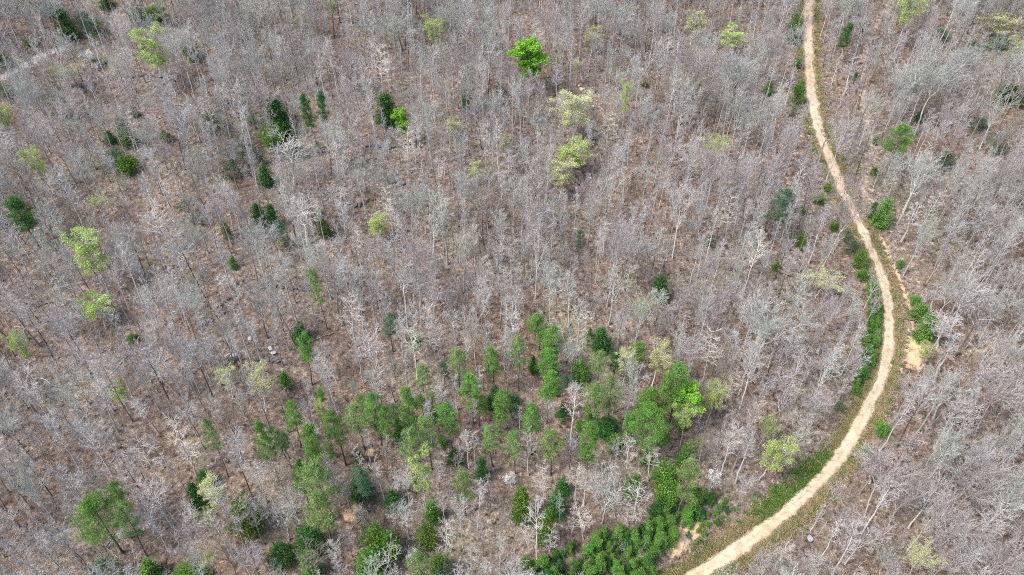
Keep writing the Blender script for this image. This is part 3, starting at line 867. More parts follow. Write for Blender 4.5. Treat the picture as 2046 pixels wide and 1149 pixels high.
FAM = {'pP': PINE['pine'], 'pS': PINE['soft'], 'pB': PINE['bright'], 'pK': PINE['dark'], 'pT': PINE['teal'], 'cK': BUSH['dark'], 'ce': BUSH['darkegg'], 'co': BUSH['olive'], 'cg': BUSH['green'],
       'cn': [BUSH['green'][1]], 'cC': BUSH['column'], 'ct': BUSH['teal'], 'bl': BUD['lime'], 'bv': BUD['vivid'], 'by': BUD['yellow'], 'bw': BUD['blossom']}
rng = np.random.RandomState(3)
SHOWN = []                       # clear sight lines: what stands in plain view
TAKEN = []                       # (x, y, radius) of every placed plant
for row in LIVE:
    if row[5]: USED.add(row[5])
for (fam, cx, yt, yb, w, lab) in LIVE:
    kind = FAM[fam][rng.randint(len(FAM[fam]))]
    ln = yb - yt
    tall = math.sqrt(max(ln * ln - (0.5 * w) ** 2, (0.45 * ln) ** 2)) / 5.6
    if fam[0] == 'p':
        H = float(np.clip(tall / 0.5, 9, 20)); mid = 0.74
    elif fam == 'bw':
        H = 6.0; mid = 0.62
    elif fam[0] == 'b':
        H = float(np.clip(tall / 0.58, 7, 19)); mid = 0.68
    else:
        H = float(np.clip(tall, 1.3, 12)); mid = 0.48
    g = at(cx, 0.5 * (yt + yb), H * mid)
    _, _, z = project(g + [0, 0, H * mid])
    W = w * z / FPX * (1.22 if fam[0] == 'p' else 1.22)
    if W > 8.3 and fam in WIDE: kind = WIDE[fam][0]
    if fam == 'bw': H = min(6.0, max(3.5, W * 1.2))
    bx, by_, _z = project(g)
    name, cat, noun = {'p': ('pine_tree', 'pine tree', 'pine'), 'c': ('evergreen', 'evergreen', 'evergreen'), 'b': ('budding_tree', 'tree', 'tree')}[fam[0]]
    if fam == 'bw': name, noun = 'dogwood_tree', 'dogwood'
    if fam[0] == 'c' and H < 3: name, cat, noun = 'evergreen_bush', 'bush', 'bush'
    group = {'pine_tree': 'pines on the slope', 'evergreen': 'evergreens among the bare trees', 'evergreen_bush': 'evergreen bushes', 'budding_tree': 'leafing trees', 'dogwood_tree': 'blossoming dogwoods'}[name]
    plant(name, kind, g, H, W, cat, lab or label(f'{kind.look} {noun}', cx, 0.5 * (yt + yb)), group, rng.uniform(0, 6.28), tuple(rng.normal(0, 0.03, 2)))
    TAKEN.append((g[0], g[1], min(W * 0.35, 2.5)))
    SHOWN.append((cx, 0.5 * (yt + yb), w * 0.5, 0.5 * (yb - yt), g[1], 0.88 if yt < 860 else 0.45))

# ------------------------------------------------------------------ young pines packed along the road
def inside(px, py, poly):
    c = False
    for (x1, y1), (x2, y2) in zip(poly, poly[1:] + poly[:1]):
        if (y1 > py) != (y2 > py) and px < (x2 - x1) * (py - y1) / (y2 - y1) + x1:
            c = not c
    return c


for q in range(46):                                  # small pines coming up through the grove
    px, py = rng.uniform(520, 1400), 0
    py = np.interp(px, [520, 700, 900, 1090, 1400], [925, 880, 850, 800, 900]) + rng.normal(0, 55)
    H = rng.uniform(2.5, 7.5)
    g = at(px, py, H * 0.5)
    fam = ['pS', 'pP', 'pB', 'pT'][rng.randint(4)]
    kd = FAM[fam][0] if H > 5 else None
    if kd: plant('pine_tree', kd, g, H * 1.4, H * 0.6, 'pine tree', label(f'small {kd.look} pine', px, py), 'pines on the slope', rng.uniform(0, 6.28), tuple(rng.normal(0, .04, 2)))
    else:
        kd = YOUNG[rng.randint(4)]
        plant('young_pine', kd, g, H, H * 0.65, 'young pine', label(f'{kd.look} pine', px, py), 'young pines in the grove', rng.uniform(0, 6.28))
    TAKEN.append((g[0], g[1], 1.0))

THICK = [([(1040, 1165), (1085, 1112), (1120, 1092), (1180, 1082), (1232, 1058), (1285, 1046), (1325, 1012), (1395, 968), (1425, 985), (1400, 1020), (1362, 1050), (1345, 1085), (1330, 1110), (1290, 1165)], 4.6, (1.8, 5.4),
          'young pine packed in the thicket inside the lower road', 'young pines in the lower thicket'),
         ([(1742, 560), (1757, 585), (1762, 640), (1758, 700), (1748, 735), (1728, 768), (1716, 765), (1722, 730), (1733, 690), (1736, 640), (1738, 600)], 3.2, (2.2, 3.8),
          'young pine in the dense row hugging the bend', 'young pines along the bend'),
         ([(1400, 1020), (1440, 985), (1465, 1010), (1440, 1035), (1408, 1070), (1385, 1098), (1370, 1060)], 5.5, (1.4, 2.8),
          'young pine on the orange-soiled slope between thicket and road', 'low young pines by the orange soil')]
for poly, area, (h0, h1), lab, group in THICK:
    q = np.array(poly); got = []
    for _ in range(1400):
        px, py = rng.uniform(q[:, 0].min(), q[:, 0].max()), rng.uniform(q[:, 1].min(), q[:, 1].max())
        if not inside(px, py, poly): continue
        H = rng.uniform(h0, h1)
        g = at(px, py, H * 0.5)
        if road_near(g[0], g[1])[0][0] < 3.0 or any((g[0] - a) ** 2 + (g[1] - b) ** 2 < area * 0.33 * rng.uniform(0.6, 1.8) for a, b in got): continue
        got.append((g[0], g[1]))
        kd = YOUNG[rng.choice(4, p=[.24, .34, .18, .24])]
        hf = (H - h0) / (h1 - h0)
        zone = ''
        if 'packed' in lab: zone = ', its low end' if px < 1150 else (', its middle' if px < 1290 else ', its upper end')
        elif 'row' in lab: zone = ', upper half' if py < 660 else ', lower half'
        own = ('tall ' if hf > .66 else 'short ' if hf < .33 else '') + kd.look.replace('young', '') + lab + zone
        plant('young_pine', kd, g, H, H * rng.uniform(0.55, 0.8), 'young pine', ' '.join(own.split()), group, rng.uniform(0, 6.28))
        TAKEN.append((g[0], g[1], 0.8))

# ------------------------------------------------------------------ bare trees: top and base in the photo, crown width, form index
SPOT = [
    (963, 518, 974, 612, 50, 7), (1159, 600, 1154, 690, 42, 8), (1043, 372, 1044, 455, 34, 2), (1056, 372, 1056, 462, 30, 0), (1107, 375, 1109, 448, 30, 2), (1121, 370, 1121, 445, 32, 13), (998, 415, 1003, 490, 32, 2),
    (917, 430, 919, 524, 30, 13), (1268, 470, 1251, 587, 36, 9), (1208, 430, 1205, 510, 30, 2), (864, 435, 866, 527, 40, 0), (768, 488, 786, 551, 32, 0), (698, 540, 719, 626, 46, 15), (803, 520, 815, 654, 44, 0),
    (855, 610, 861, 690, 34, 0), (872, 655, 882, 725, 42, 15), (902, 618, 912, 690, 36, 0), (968, 570, 974, 682, 36, 15), (1012, 590, 1010, 680, 34, 8), (1035, 585, 1037, 664, 34, 9), (740, 665, 757, 748, 56, 15),
    (1141, 690, 1142, 765, 54, 10), (1319, 575, 1310, 640, 34, 0), (1345, 610, 1330, 695, 60, 4), (1146, 770, 1140, 890, 50, 8), (929, 865, 937, 935, 34, 8), (948, 860, 950, 925, 26, 2), (1058, 853, 1056, 950, 26, 2),
    (750, 925, 769, 998, 40, 8), (794, 940, 800, 995, 48, 7), (875, 912, 877, 980, 24, 13), (884, 990, 889, 1045, 42, 9), (916, 990, 925, 1093, 32, 0), (957, 965, 954, 1060, 34, 0), (888, 1035, 893, 1125, 50, 13),
    (937, 1083, 942, 1156, 38, 13), (972, 1110, 972, 1170, 34, 2), (996, 1075, 998, 1154, 34, 0), (1051, 1028, 1053, 1112, 36, 13), (1073, 1008, 1072, 1128, 42, 8), (1106, 1045, 1096, 1118, 36, 13), (1164, 1012, 1166, 1078, 56, 7),
    (1084, 925, 1086, 1010, 46, 13), (1149, 918, 1149, 1003, 50, 7), (1172, 945, 1166, 1008, 38, 8), (1193, 938, 1190, 1003, 38, 7), (1224, 918, 1218, 982, 42, 13), (1258, 865, 1251, 962, 42, 13), (1306, 880, 1295, 962, 46, 7),
    (1282, 955, 1265, 1042, 62, 7), (1255, 1008, 1250, 1055, 36, 13), (790, 1010, 786, 1062, 42, 9), (813, 1005, 817, 1072, 42, 15), (2, 920, 62, 1018, 42, 1), (30, 935, 99, 1030, 44, 3), (85, 820, 140, 905, 46, 1),
    (200, 850, 246, 925, 50, 9), (270, 795, 318, 866, 44, 0), (300, 970, 345, 1052, 60, 15), (366, 890, 393, 950, 52, 8), (502, 920, 534, 1003, 38, 0), (533, 915, 548, 972, 36, 13), (465, 865, 484, 920, 52, 15),
    (430, 975, 458, 1047, 44, 0), (560, 1010, 578, 1080, 84, 10), (375, 1055, 395, 1120, 92, 5), (388, 1010, 395, 1062, 42, 0), (283, 645, 330, 722, 52, 9), (325, 640, 360, 720, 44, 1), (380, 590, 424, 708, 56, 3),
    (300, 420, 345, 500, 62, 15), (340, 510, 385, 580, 44, 0), (535, 450, 562, 525, 48, 1), (530, 580, 578, 700, 52, 3), (545, 590, 590, 690, 40, 1), (400, 465, 428, 535, 62, 10), (600, 400, 615, 490, 72, 15), (660, 375, 684, 450, 72, 9),
    (130, 560, 168, 640, 54, 5), (120, 630, 155, 722, 104, 5), (145, 690, 205, 775, 54, 4), (310, 715, 356, 790, 62, 15), (25, 600, 55, 680, 62, 0), (415, 15, 440, 100, 62, 10), (460, 285, 480, 355, 52, 1), (560, 280, 590, 370, 80, 15),
    (660, 270, 690, 350, 62, 15), (365, 200, 390, 265, 36, 0), (405, 150, 420, 210, 30, 1), (430, 160, 449, 236, 28, 2), (318, 128, 352, 190, 30, 12), (1112, 113, 1112, 222, 32, 12), (945, 175, 950, 245, 52, 9), (1006, 210, 1007, 285, 42, 15),
    (1222, 100, 1215, 190, 42, 3), (960, 15, 965, 112, 52, 1), (1356, 85, 1350, 190, 34, 12), (1345, 285, 1340, 372, 72, 4), (873, 320, 878, 395, 38, 0), (1016, 290, 1018, 380, 32, 12), (1245, 335, 1245, 405, 42, 8), (1355, 80, 1348, 225, 30, 12),
    (1420, 95, 1408, 190, 38, 1), (1453, 95, 1437, 222, 34, 12), (1583, 255, 1568, 350, 42, 3), (1375, 185, 1370, 265, 36, 15), (1495, 190, 1480, 290, 52, 4), (1712, 100, 1685, 190, 34, 12), (1830, 400, 1801, 482, 42, 2), (1540, 636, 1505, 745, 112, 10),
    (1605, 560, 1578, 660, 62, 3), (1758, 545, 1725, 620, 34, 9), (1755, 590, 1729, 650, 32, 9), (1880, 560, 1852, 632, 44, 12), (1900, 635, 1872, 695, 62, 15), (1915, 665, 1870, 752, 40, 12), (1935, 570, 1905, 650, 62, 15), (1835, 755, 1784, 842, 52, 1),
    (1915, 740, 1866, 835, 40, 12), (2030, 775, 1975, 862, 44, 1), (2050, 860, 1982, 951, 44, 12), (1750, 905, 1738, 965, 62, 15), (1830, 855, 1790, 930, 44, 6), (1855, 970, 1825, 1020, 62, 5), (1945, 950, 1895, 1030, 100, 5), (1910, 1030, 1845, 1095, 100, 10),
    (1695, 1035, 1680, 1088, 62, 5), (1765, 1105, 1752, 1165, 62, 10), (2050, 985, 2016, 1067, 44, 13), (1645, 795, 1620, 855, 72, 5), (1570, 745, 1550, 820, 60, 4), (1660, 700, 1640, 770, 50, 15),
]
TREES = []                       # x, y, z, H, W, form, rz, tilt
rng = np.random.RandomState(21)
for tx_, ty_, bx, by_, w, f in SPOT:
    g = at(bx, by_)
    lo, hi = 7.0, 26.0
    for _ in range(20):
        mH = 0.5 * (lo + hi)
        if project(g + [0, 0, mH])[1] > ty_: lo = mH
        else: hi = mH
    H = float(np.clip(hi, 8.5, 23))
    qx, qy, z = project(g + [0, 0, H])
    lean = float(np.clip((tx_ - qx) * z / FPX / H, -0.14, 0.14))
    W = w * z / FPX
    TREES.append((g[0], g[1], g[2], H, max(W, 3.2), f, rng.uniform(0, 6.28), (rng.normal(0, 0.02), math.atan(lean)), True))
    TAKEN.append((g[0], g[1], 1.9))

# the rest of the wood grows at random, kept off the road and tracks, with an even spacing
rng = np.random.RandomState(4)
cell = {}


def far_enough(x, y, r):
    cx, cy = int(x // 4), int(y // 4)
    for a in range(cx - 1, cx + 2):
        for b in range(cy - 1, cy + 2):
            for (u, v, q) in cell.get((a, b), ()):
                if (u - x) ** 2 + (v - y) ** 2 < ((r + q) * 0.5 + 0.0) ** 2: return False
    return True


for (x, y, r) in TAKEN:
    cell.setdefault((int(x // 4), int(y // 4)), []).append((x, y, r * 2))
cand = np.c_[rng.uniform(-235, 235, 48000), rng.uniform(52, 285, 48000)]
rd, _ = road_near(cand[:, 0], cand[:, 1])
td = np.minimum(dist_line(cand[:, 0], cand[:, 1], TRACK), dist_line(cand[:, 0], cand[:, 1], GRAVEL))
hz = height(cand[:, 0], cand[:, 1])
ppx, ppy, pz = project(np.c_[cand, hz])
dens = 0.5 + 0.5 * np.sin(cand[:, 0] * 0.09 + 2 * np.sin(cand[:, 1] * 0.05)) * np.sin(cand[:, 1] * 0.083 + 1.0)
grove = np.array([inside(a, b, [(480, 960), (560, 860), (700, 850), (880, 780), (1010, 700), (1150, 690), (1330, 780), (1420, 880), (1400, 970), (1290, 1020), (1100, 1060), (900, 1000), (700, 980)]) for a, b in zip(ppx, ppy)])
thk = np.array([any(inside(a, b, t[0]) for t in THICK) for a, b in zip(ppx, ppy)])
for line, rr_ in ((ROAD[60:-20:4], 13), (np.c_[TRACK[:6], height(TRACK[:6, 0], TRACK[:6, 1])], 8), (np.c_[BANK, height(BANK[:, 0], BANK[:, 1])], 12)):
    a_, b_, _c = project(line)
    SHOWN += [(u_, v_, rr_, rr_, p_[1], 0.9) for u_, v_, p_ in zip(a_, b_, line)]
SHOWN += [(1110, 1120, 30, 20, 300, .85), (1180, 1110, 40, 26, 300, .85), (1250, 1090, 40, 30, 300, .85), (1320, 1050, 36, 32, 300, .85), (1385, 1005, 30, 26, 300, .85), (1748, 660, 14, 90, 300, .8), (1725, 745, 14, 24, 300, .8), (545, 702, 16, 12, 300, .9), (466, 714, 18, 12, 300, .9), (645, 674, 28, 14, 300, .9), (980, 515, 24, 20, 300, .7)]
SH = np.array(SHOWN)
for i in range(len(cand)):
    x, y = cand[i]
    edge = 3.6 if ppx[i] > road_x(ppy[i]) else 3.2
    if rd[i] < edge + (1.6 if ppy[i] > 560 else 0) or td[i] < 2.0 or thk[i]: continue
    if abs(ppx[i] - 1023) > 1300: continue
    if grove[i] and rng.rand() < 0.3: continue
    r = 2.15 + 1.75 * (1 - dens[i]) + rng.uniform(-0.5, 0.6)
    if not far_enough(x, y, r): continue
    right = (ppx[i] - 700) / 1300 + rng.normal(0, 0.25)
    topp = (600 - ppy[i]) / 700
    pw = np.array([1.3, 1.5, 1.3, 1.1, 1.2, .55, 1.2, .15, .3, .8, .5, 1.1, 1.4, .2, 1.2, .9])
    cool = np.array([0, 1, 0, 1, .8, .5, .8, -1, -1, 0, 1, .6, 1, -.6, 0, -.2])  # bluish cast put into bark colour: cooler kinds favoured rightward and uphill, replacing haze
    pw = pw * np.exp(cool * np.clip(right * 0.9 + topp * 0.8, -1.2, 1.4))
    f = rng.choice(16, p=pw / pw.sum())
    H = float(np.clip(rng.normal(16, 3.0), 8.5, 22)); u = rng.rand()
    if u < 0.3: H *= rng.uniform(0.45, 0.75)
    W = BARE[f].W * H / BARE[f].H * rng.uniform(0.8, 1.2)
    cxp, cyp, czp = project(np.array([x, y, hz[i] + 0.72 * H]))
    rp = 0.5 * W * FPX / czp * 0.75
    block = (np.abs(SH[:, 0] - cxp) < SH[:, 2] + rp) & (np.abs(SH[:, 1] - cyp) < SH[:, 3] + rp * 1.2) & (y < SH[:, 4])
    if block.any() and rng.rand() < SH[block, 5].max(): continue
    cell.setdefault((int(x // 4), int(y // 4)), []).append((x, y, r))
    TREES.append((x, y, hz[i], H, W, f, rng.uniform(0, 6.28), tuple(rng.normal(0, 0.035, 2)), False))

tp = np.array([[t[0], t[1], t[2] + t[3] * 0.6] for t in TREES])
qx, qy, qz = project(tp)
score = np.array([t[3] * (0.7 + t[4] * 0.05) for t in TREES]) / qz
infr = (qx > 12) & (qx < 2034) & (qy > 10) & (qy < 1140)
score = np.where(infr, score, 0) + np.array([10.0 if t[8] else 0 for t in TREES])
order = np.argsort(-score)
single = set(int(i) for i in order[:298])
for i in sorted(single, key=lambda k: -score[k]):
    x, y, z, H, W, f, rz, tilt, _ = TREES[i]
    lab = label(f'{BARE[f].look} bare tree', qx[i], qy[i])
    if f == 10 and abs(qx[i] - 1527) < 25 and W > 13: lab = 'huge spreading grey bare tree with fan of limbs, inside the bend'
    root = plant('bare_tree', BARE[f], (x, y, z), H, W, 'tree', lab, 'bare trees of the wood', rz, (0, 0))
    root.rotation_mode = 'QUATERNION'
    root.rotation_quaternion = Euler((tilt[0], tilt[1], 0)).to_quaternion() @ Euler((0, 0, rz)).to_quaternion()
rest = [t for i, t in enumerate(TREES) if i not in single]
print('trees', len(TREES), 'rest', len(rest), 'live', len(LIVE), 't', round(time.time() - T0, 1))


# ------------------------------------------------------------------ masses that nobody could count: geometry-node instances on points
def scatter(name, sources, pts, rots, scls, idx, lab, cat):
    """One object that sets its source meshes on points; sources: meshes with one material list each."""
    coll = bpy.data.collections.new(name + '_sources')
    for k, me in enumerate(sources):
        coll.objects.link(bpy.data.objects.new(f'{name}_source_{k:02d}', me))
    me = bpy.data.meshes.new(name)
    me.vertices.add(len(pts)); me.vertices.foreach_set('co', np.asarray(pts, np.float32).ravel())
    for an, ty, val, key in (('turn', 'FLOAT_VECTOR', rots, 'vector'), ('size', 'FLOAT_VECTOR', scls, 'vector'), ('which', 'INT', idx, 'value')):
        a = me.attributes.new(an, ty, 'POINT')
        a.data.foreach_set(key, np.asarray(val, np.int32 if ty == 'INT' else np.float32).ravel())
    ng = bpy.data.node_groups.new(name + '_nodes', 'GeometryNodeTree')
    ng.interface.new_socket('Geometry', in_out='INPUT', socket_type='NodeSocketGeometry')
    ng.interface.new_socket('Geometry', in_out='OUTPUT', socket_type='NodeSocketGeometry')
    Nn, Ln = ng.nodes, ng.links
    gi, go = Nn.new('NodeGroupInput'), Nn.new('NodeGroupOutput')
    m2p = Nn.new('GeometryNodeMeshToPoints')
    ci = Nn.new('GeometryNodeCollectionInfo'); ci.inputs[0].default_value = coll
    ci.inputs['Separate Children'].default_value = True
    ci.inputs['Reset Children'].default_value = True
    iop = Nn.new('GeometryNodeInstanceOnPoints'); iop.inputs['Pick Instance'].default_value = True

    def attr(nm, ty):
        n = Nn.new('GeometryNodeInputNamedAttribute'); n.data_type = ty; n.inputs['Name'].default_value = nm
        return n.outputs['Attribute']
    e2r = Nn.new('FunctionNodeEulerToRotation')
    Ln.new(attr('turn', 'FLOAT_VECTOR'), e2r.inputs[0])
    Ln.new(gi.outputs[0], m2p.inputs['Mesh']); Ln.new(m2p.outputs[0], iop.inputs['Points'])
    Ln.new(ci.outputs[0], iop.inputs['Instance'])
    Ln.new(attr('which', 'INT'), iop.inputs['Instance Index'])
    Ln.new(e2r.outputs[0], iop.inputs['Rotation']); Ln.new(attr('size', 'FLOAT_VECTOR'), iop.inputs['Scale'])
    Ln.new(iop.outputs[0], go.inputs[0])
    o = obj(name, me)
    o.modifiers.new('scatter', 'NODES').node_group = ng
    return tag(o, lab, cat, kind='stuff')


def merged(kind):
    """Trunk and crown of a kind as one mesh for the mass."""
    mats, V, F3, F4, M, o = [], [], [], [], [], 0
    loops, sizes, mi = [], [], []
    for _, me in kind.parts:
        n = len(me.vertices); co = np.empty(n * 3, np.float32); me.vertices.foreach_get('co', co); V.append(co.reshape(-1, 3))
        lp = np.empty(len(me.loops), np.int32); me.loops.foreach_get('vertex_index', lp); loops.append(lp + o)
        sz = np.empty(len(me.polygons), np.int32); me.polygons.foreach_get('loop_total', sz); sizes.append(sz)
        if me.materials[0] not in mats: mats.append(me.materials[0])
        mi.append(np.full(len(sz), mats.index(me.materials[0]), np.int32)); o += n
    V, loops, sizes, mi = map(np.concatenate, (V, loops, sizes, mi))
    me = bpy.data.meshes.new('merged_tree')
    me.vertices.add(len(V)); me.vertices.foreach_set('co', V.ravel())
    me.loops.add(len(loops)); me.loops.foreach_set('vertex_index', loops)
    me.polygons.add(len(sizes)); me.polygons.foreach_set('loop_start', np.r_[0, np.cumsum(sizes)[:-1]].astype(np.int32)); me.polygons.foreach_set('loop_total', sizes)
    me.polygons.foreach_set('material_index', mi)
    me.update(calc_edges=True)
    for m_ in mats: me.materials.append(m_)
    return me


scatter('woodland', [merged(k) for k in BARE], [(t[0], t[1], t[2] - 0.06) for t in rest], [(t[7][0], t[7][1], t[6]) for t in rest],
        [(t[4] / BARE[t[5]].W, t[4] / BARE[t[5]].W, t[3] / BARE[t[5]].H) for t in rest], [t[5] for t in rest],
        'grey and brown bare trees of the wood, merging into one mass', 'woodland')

# saplings and twiggy brush
def sapling(seed, H, bark, nl=7):
    rng = np.random.RandomState(seed)
    st = rng.randint(1, 4)
    parts = []
    for s in range(st):
        d = np.array([[rng.normal(0, .16), rng.normal(0, .16), 1.0]])
        P = march(rng.normal(0, 0.12, (1, 3)) * [1, 1, 0], d, np.array([H * rng.uniform(.6, 1)]), 5, 0.07, 0.03, rng)
        R = np.linspace(0.030, 0.010, 6)[None]
        C, RR, Lc = sprout(P, R, np.array([H]), nl, 0.3, 1.0, 0.34, 0.75, 2, 0.1, 0.06, rng, 0.6, 0.5, 0.010)
        D, RD, _ = sprout(C, RR, Lc, 4, 0.2, 1.0, 0.55, 0.7, 1, 0.1, 0.05, rng, 0.7, 0.6, 0.008)
        parts += [tubes(P, R, 3), tubes(C, RR, 3), tubes(D, RD, 3)]
    v, f = join(parts)
    return mesh('sapling', v, f, BARK[bark])


SAP = [sapling(101, 4.5, 'mauve'), sapling(102, 3.5, 'mauve'), sapling(103, 5.5, 'grey'), sapling(104, 3.0, 'brown'), sapling(105, 4.0, 'pale'), sapling(106, 6.0, 'pale', 9), sapling(107, 2.5, 'brown', 9), sapling(108, 5.0, 'dark', 6)]  # the dark-barked sapling paints in the look of shadowed trunks
rng = np.random.RandomState(31)
n = 15000
pp = np.c_[rng.uniform(-225, 225, n), rng.uniform(55, 280, n)]
rd, ri = road_near(pp[:, 0], pp[:, 1])
cl = np.sin(pp[:, 0] * 0.11 + 1.5 * np.sin(pp[:, 1] * 0.06)) * np.sin(pp[:, 1] * 0.10 + 0.7 * np.sin(pp[:, 0] * 0.05)) + rng.normal(0, 0.5, n)
keep = (rd > 3.2) & (cl > -0.35) & (dist_line(pp[:, 0], pp[:, 1], TRACK) > 1.6)
pp = pp[keep]; n = len(pp)
sc = rng.uniform(0.5, 1.15, n)
scatter('undergrowth', SAP, np.c_[pp, height(pp[:, 0], pp[:, 1]) - 0.03], np.c_[rng.normal(0, .08, n), rng.normal(0, .08, n), rng.uniform(0, 6.28, n)], np.c_[sc, sc, sc],
        rng.choice(8, n, p=[.16, .15, .14, .14, .12, .07, .11, .11]), 'thin leafless saplings and brush under the bare trees', 'undergrowth')

# fallen sticks
def stick(seed, L_, bark):
    rng = np.random.RandomState(seed)
    P = march(np.array([[-L_ / 2, 0, 0.06]]), np.array([[1.0, 0, 0]]), np.array([L_]), 4, 0.08, 0, rng); R = np.linspace(0.07, 0.03, 5)[None]
    C, RR, _ = sprout(P, R, np.array([L_]), 3, .4, .95, .3, .7, 2, .1, 0, rng, .6)
    v, f = join([tubes(P, R, 4), tubes(C, RR, 3)])
    return mesh('stick', v, f, BARK[bark])


STK = [stick(1, 3, 'pale'), stick(2, 4, 'dark'), stick(3, 5, 'grey'), stick(4, 2.2, 'brown'), stick(5, 6, 'brown')]
n = 3800
pp = np.c_[rng.uniform(-215, 215, n), rng.uniform(58, 275, n)]
rd, ri = road_near(pp[:, 0], pp[:, 1]); pp = pp[rd > 3.4]; n = len(pp)
zz = height(pp[:, 0], pp[:, 1]); dzx = (height(pp[:, 0] + .5, pp[:, 1]) - zz) / .5; dzy = (height(pp[:, 0], pp[:, 1] + .5) - zz) / .5
az = rng.uniform(0, 6.28, n); sc = rng.uniform(0.5, 1.3, n)
scatter('fallen_twigs_litter', STK, np.c_[pp, zz + 0.03], np.c_[np.zeros(n), -np.arctan(dzx * np.cos(az) + dzy * np.sin(az)), az], np.c_[sc, sc, sc], rng.randint(0, 5, n), 'fallen sticks strewn over the brown leaf litter', 'fallen sticks')

# grass on the verges
def tuft(seed, leaf):
    rng = np.random.RandomState(seed); k = 46
    p = np.c_[rng.normal(0, .28, (k, 2)), np.zeros(k)]
    h = rng.uniform(.18, .5, k); a = rng.uniform(0, 6.28, k); l = rng.normal(0, .16, (k, 2)); w = 0.05
    s = np.c_[np.cos(a) * w, np.sin(a) * w, np.zeros(k)]
    v = np.stack([p - s, p + s, p + np.c_[l, h]], 1).reshape(-1, 3)
    return mesh('grass_tuft', v, np.arange(k * 3).reshape(k, 3), LEAF[leaf], np.clip(rng.normal(.5, .25, k), 0, 1))


straw = leaf_mat('dry_grass', (0.26, 0.20, 0.11), (0.48, 0.40, 0.25), 0.2)
LEAF['straw'] = straw
GRS = [tuft(1, 'bright'), tuft(2, 'olive'), tuft(3, 'straw'), tuft(4, 'straw')]
n = 60000
k = rng.randint(0, nR, n); o_ = rng.choice([-1, 1], n) * (ROAD_W[k] * 0.52 + np.abs(rng.normal(0, 1.2, n)) + 0.1)
pp = np.c_[ROAD[k, 0] + nxr[k] * o_, ROAD[k, 1] + nyr[k] * o_]
rd, ri = road_near(pp[:, 0], pp[:, 1])
fr = ri / nR
iside = (pp[:, 0] - ROAD[ri, 0]) * nxr[ri] + (pp[:, 1] - ROAD[ri, 1]) * nyr[ri]
inn = iside * (1 if ((0 - ROAD[200, 0]) * nxr[200] + (110 - ROAD[200, 1]) * nyr[200]) > 0 else -1) > 0
want = np.where(inn, np.interp(fr, [0, .45, .62, 1], [.08, .12, .4, .6]), np.interp(fr, [0, .45, .62, 1], [.06, .16, .22, .35]))
patch = 0.5 + 0.5 * np.sin(pp[:, 0] * .7 + np.sin(pp[:, 1] * .5)) * np.sin(pp[:, 1] * .8)
keep = (rng.rand(n) < want * (0.35 + 0.9 * patch)) & (rd > ROAD_W[ri] * 0.5 + 0.05)
pp, inn, fr, rd = pp[keep], inn[keep], fr[keep], rd[keep]; n = len(pp)
ppx_, ppy_, _ = project(np.c_[pp, height(pp[:, 0], pp[:, 1])])
lush = inn & (ppy_ > 905) & (ppy_ < 1030)
ix = np.where(rng.rand(n) < np.where(lush, 0.82, np.where(inn, 0.3, 0.2)), rng.choice(2, n, p=[.55, .45]), 2 + rng.randint(0, 2, n))
sc = rng.uniform(0.6, 1.3, n) * np.where(lush, 1.4, 1.0)
scatter('roadside_grass', GRS, np.c_[pp, height(pp[:, 0], pp[:, 1])], np.c_[np.zeros(n), np.zeros(n), rng.uniform(0, 6.28, n)], np.c_[sc, sc, sc], ix, 'tufts of green and dry grass on the verges of the dirt road', 'grass')

# ------------------------------------------------------------------ rocks
def rock_mat(name, lo, hi):
    m, nt, N, L, P = new_mat(name)
    tc = N.new('ShaderNodeTexCoord')
    n = noise(N, L, tc.outputs['Object'], 2.2, 5, 0.65)
    c = ramp(N, [(0.32, lo), (0.66, hi)]); L.new(n.outputs[0], c.inputs[0])
    L.new(c.outputs[0], P.inputs['Base Color']); P.inputs['Roughness'].default_value = 0.95
    b = N.new('ShaderNodeBump'); b.inputs['Strength'].default_value = 0.6; L.new(n.outputs[0], b.inputs['Height']); L.new(b.outputs[0], P.inputs['Normal'])
    return m


import bmesh
def rock_mesh(seed, mat):
    bm = bmesh.new(); bmesh.ops.create_icosphere(bm, subdivisions=2, radius=1.0)
    rng = np.random.RandomState(seed)
    pl = unit(rng.normal(0, 1, (9, 3))); dd = rng.uniform(0.55, 0.9, 9)
    for v in bm.verts:
        p = np.array(v.co)
        for a_, d_ in zip(pl, dd):
            s = p @ a_
            if s > d_: p = p - a_ * (s - d_)
        v.co = Vector(p * [1.25, 0.9, 0.75] + rng.normal(0, 0.03, 3))
    me = bpy.data.meshes.new('rock'); bm.to_mesh(me); bm.free(); me.materials.append(mat)
    return me


RW = rock_mat('pale_limestone', (0.22, 0.21, 0.20), (0.60, 0.585, 0.55)); RD = rock_mat('dark_rock', (0.04, 0.04, 0.04), (0.17, 0.165, 0.155)); RG = rock_mat('grey_rock', (0.13, 0.13, 0.13), (0.42, 0.42, 0.42)); RS = rock_mat('sand_rock', (0.35, 0.28, 0.2), (0.62, 0.54, 0.42))
ROCKS = {'white': [rock_mesh(s, RW) for s in (1, 2, 3)], 'dark': [rock_mesh(s, RD) for s in (4, 5, 6)], 'grey': [rock_mesh(s, RG) for s in (7, 8)], 'sand': [rock_mesh(s, RS) for s in (9, 10)]}
rng = np.random.RandomState(55)


def rock(px, py, s, tone, lab, group=None, name='rock'):
    g = at(px, py)
    o = obj(name, ROCKS[tone][rng.randint(len(ROCKS[tone]))])
    o.location = (g[0], g[1], g[2] + s * 0.25); o.rotation_euler = (rng.normal(0, .25), rng.normal(0, .25), rng.uniform(0, 6.28))
    o.scale = (s * rng.uniform(.8, 1.3), s * rng.uniform(.8, 1.2), s * rng.uniform(.7, 1.1))
    return tag(o, lab, 'rock', group)


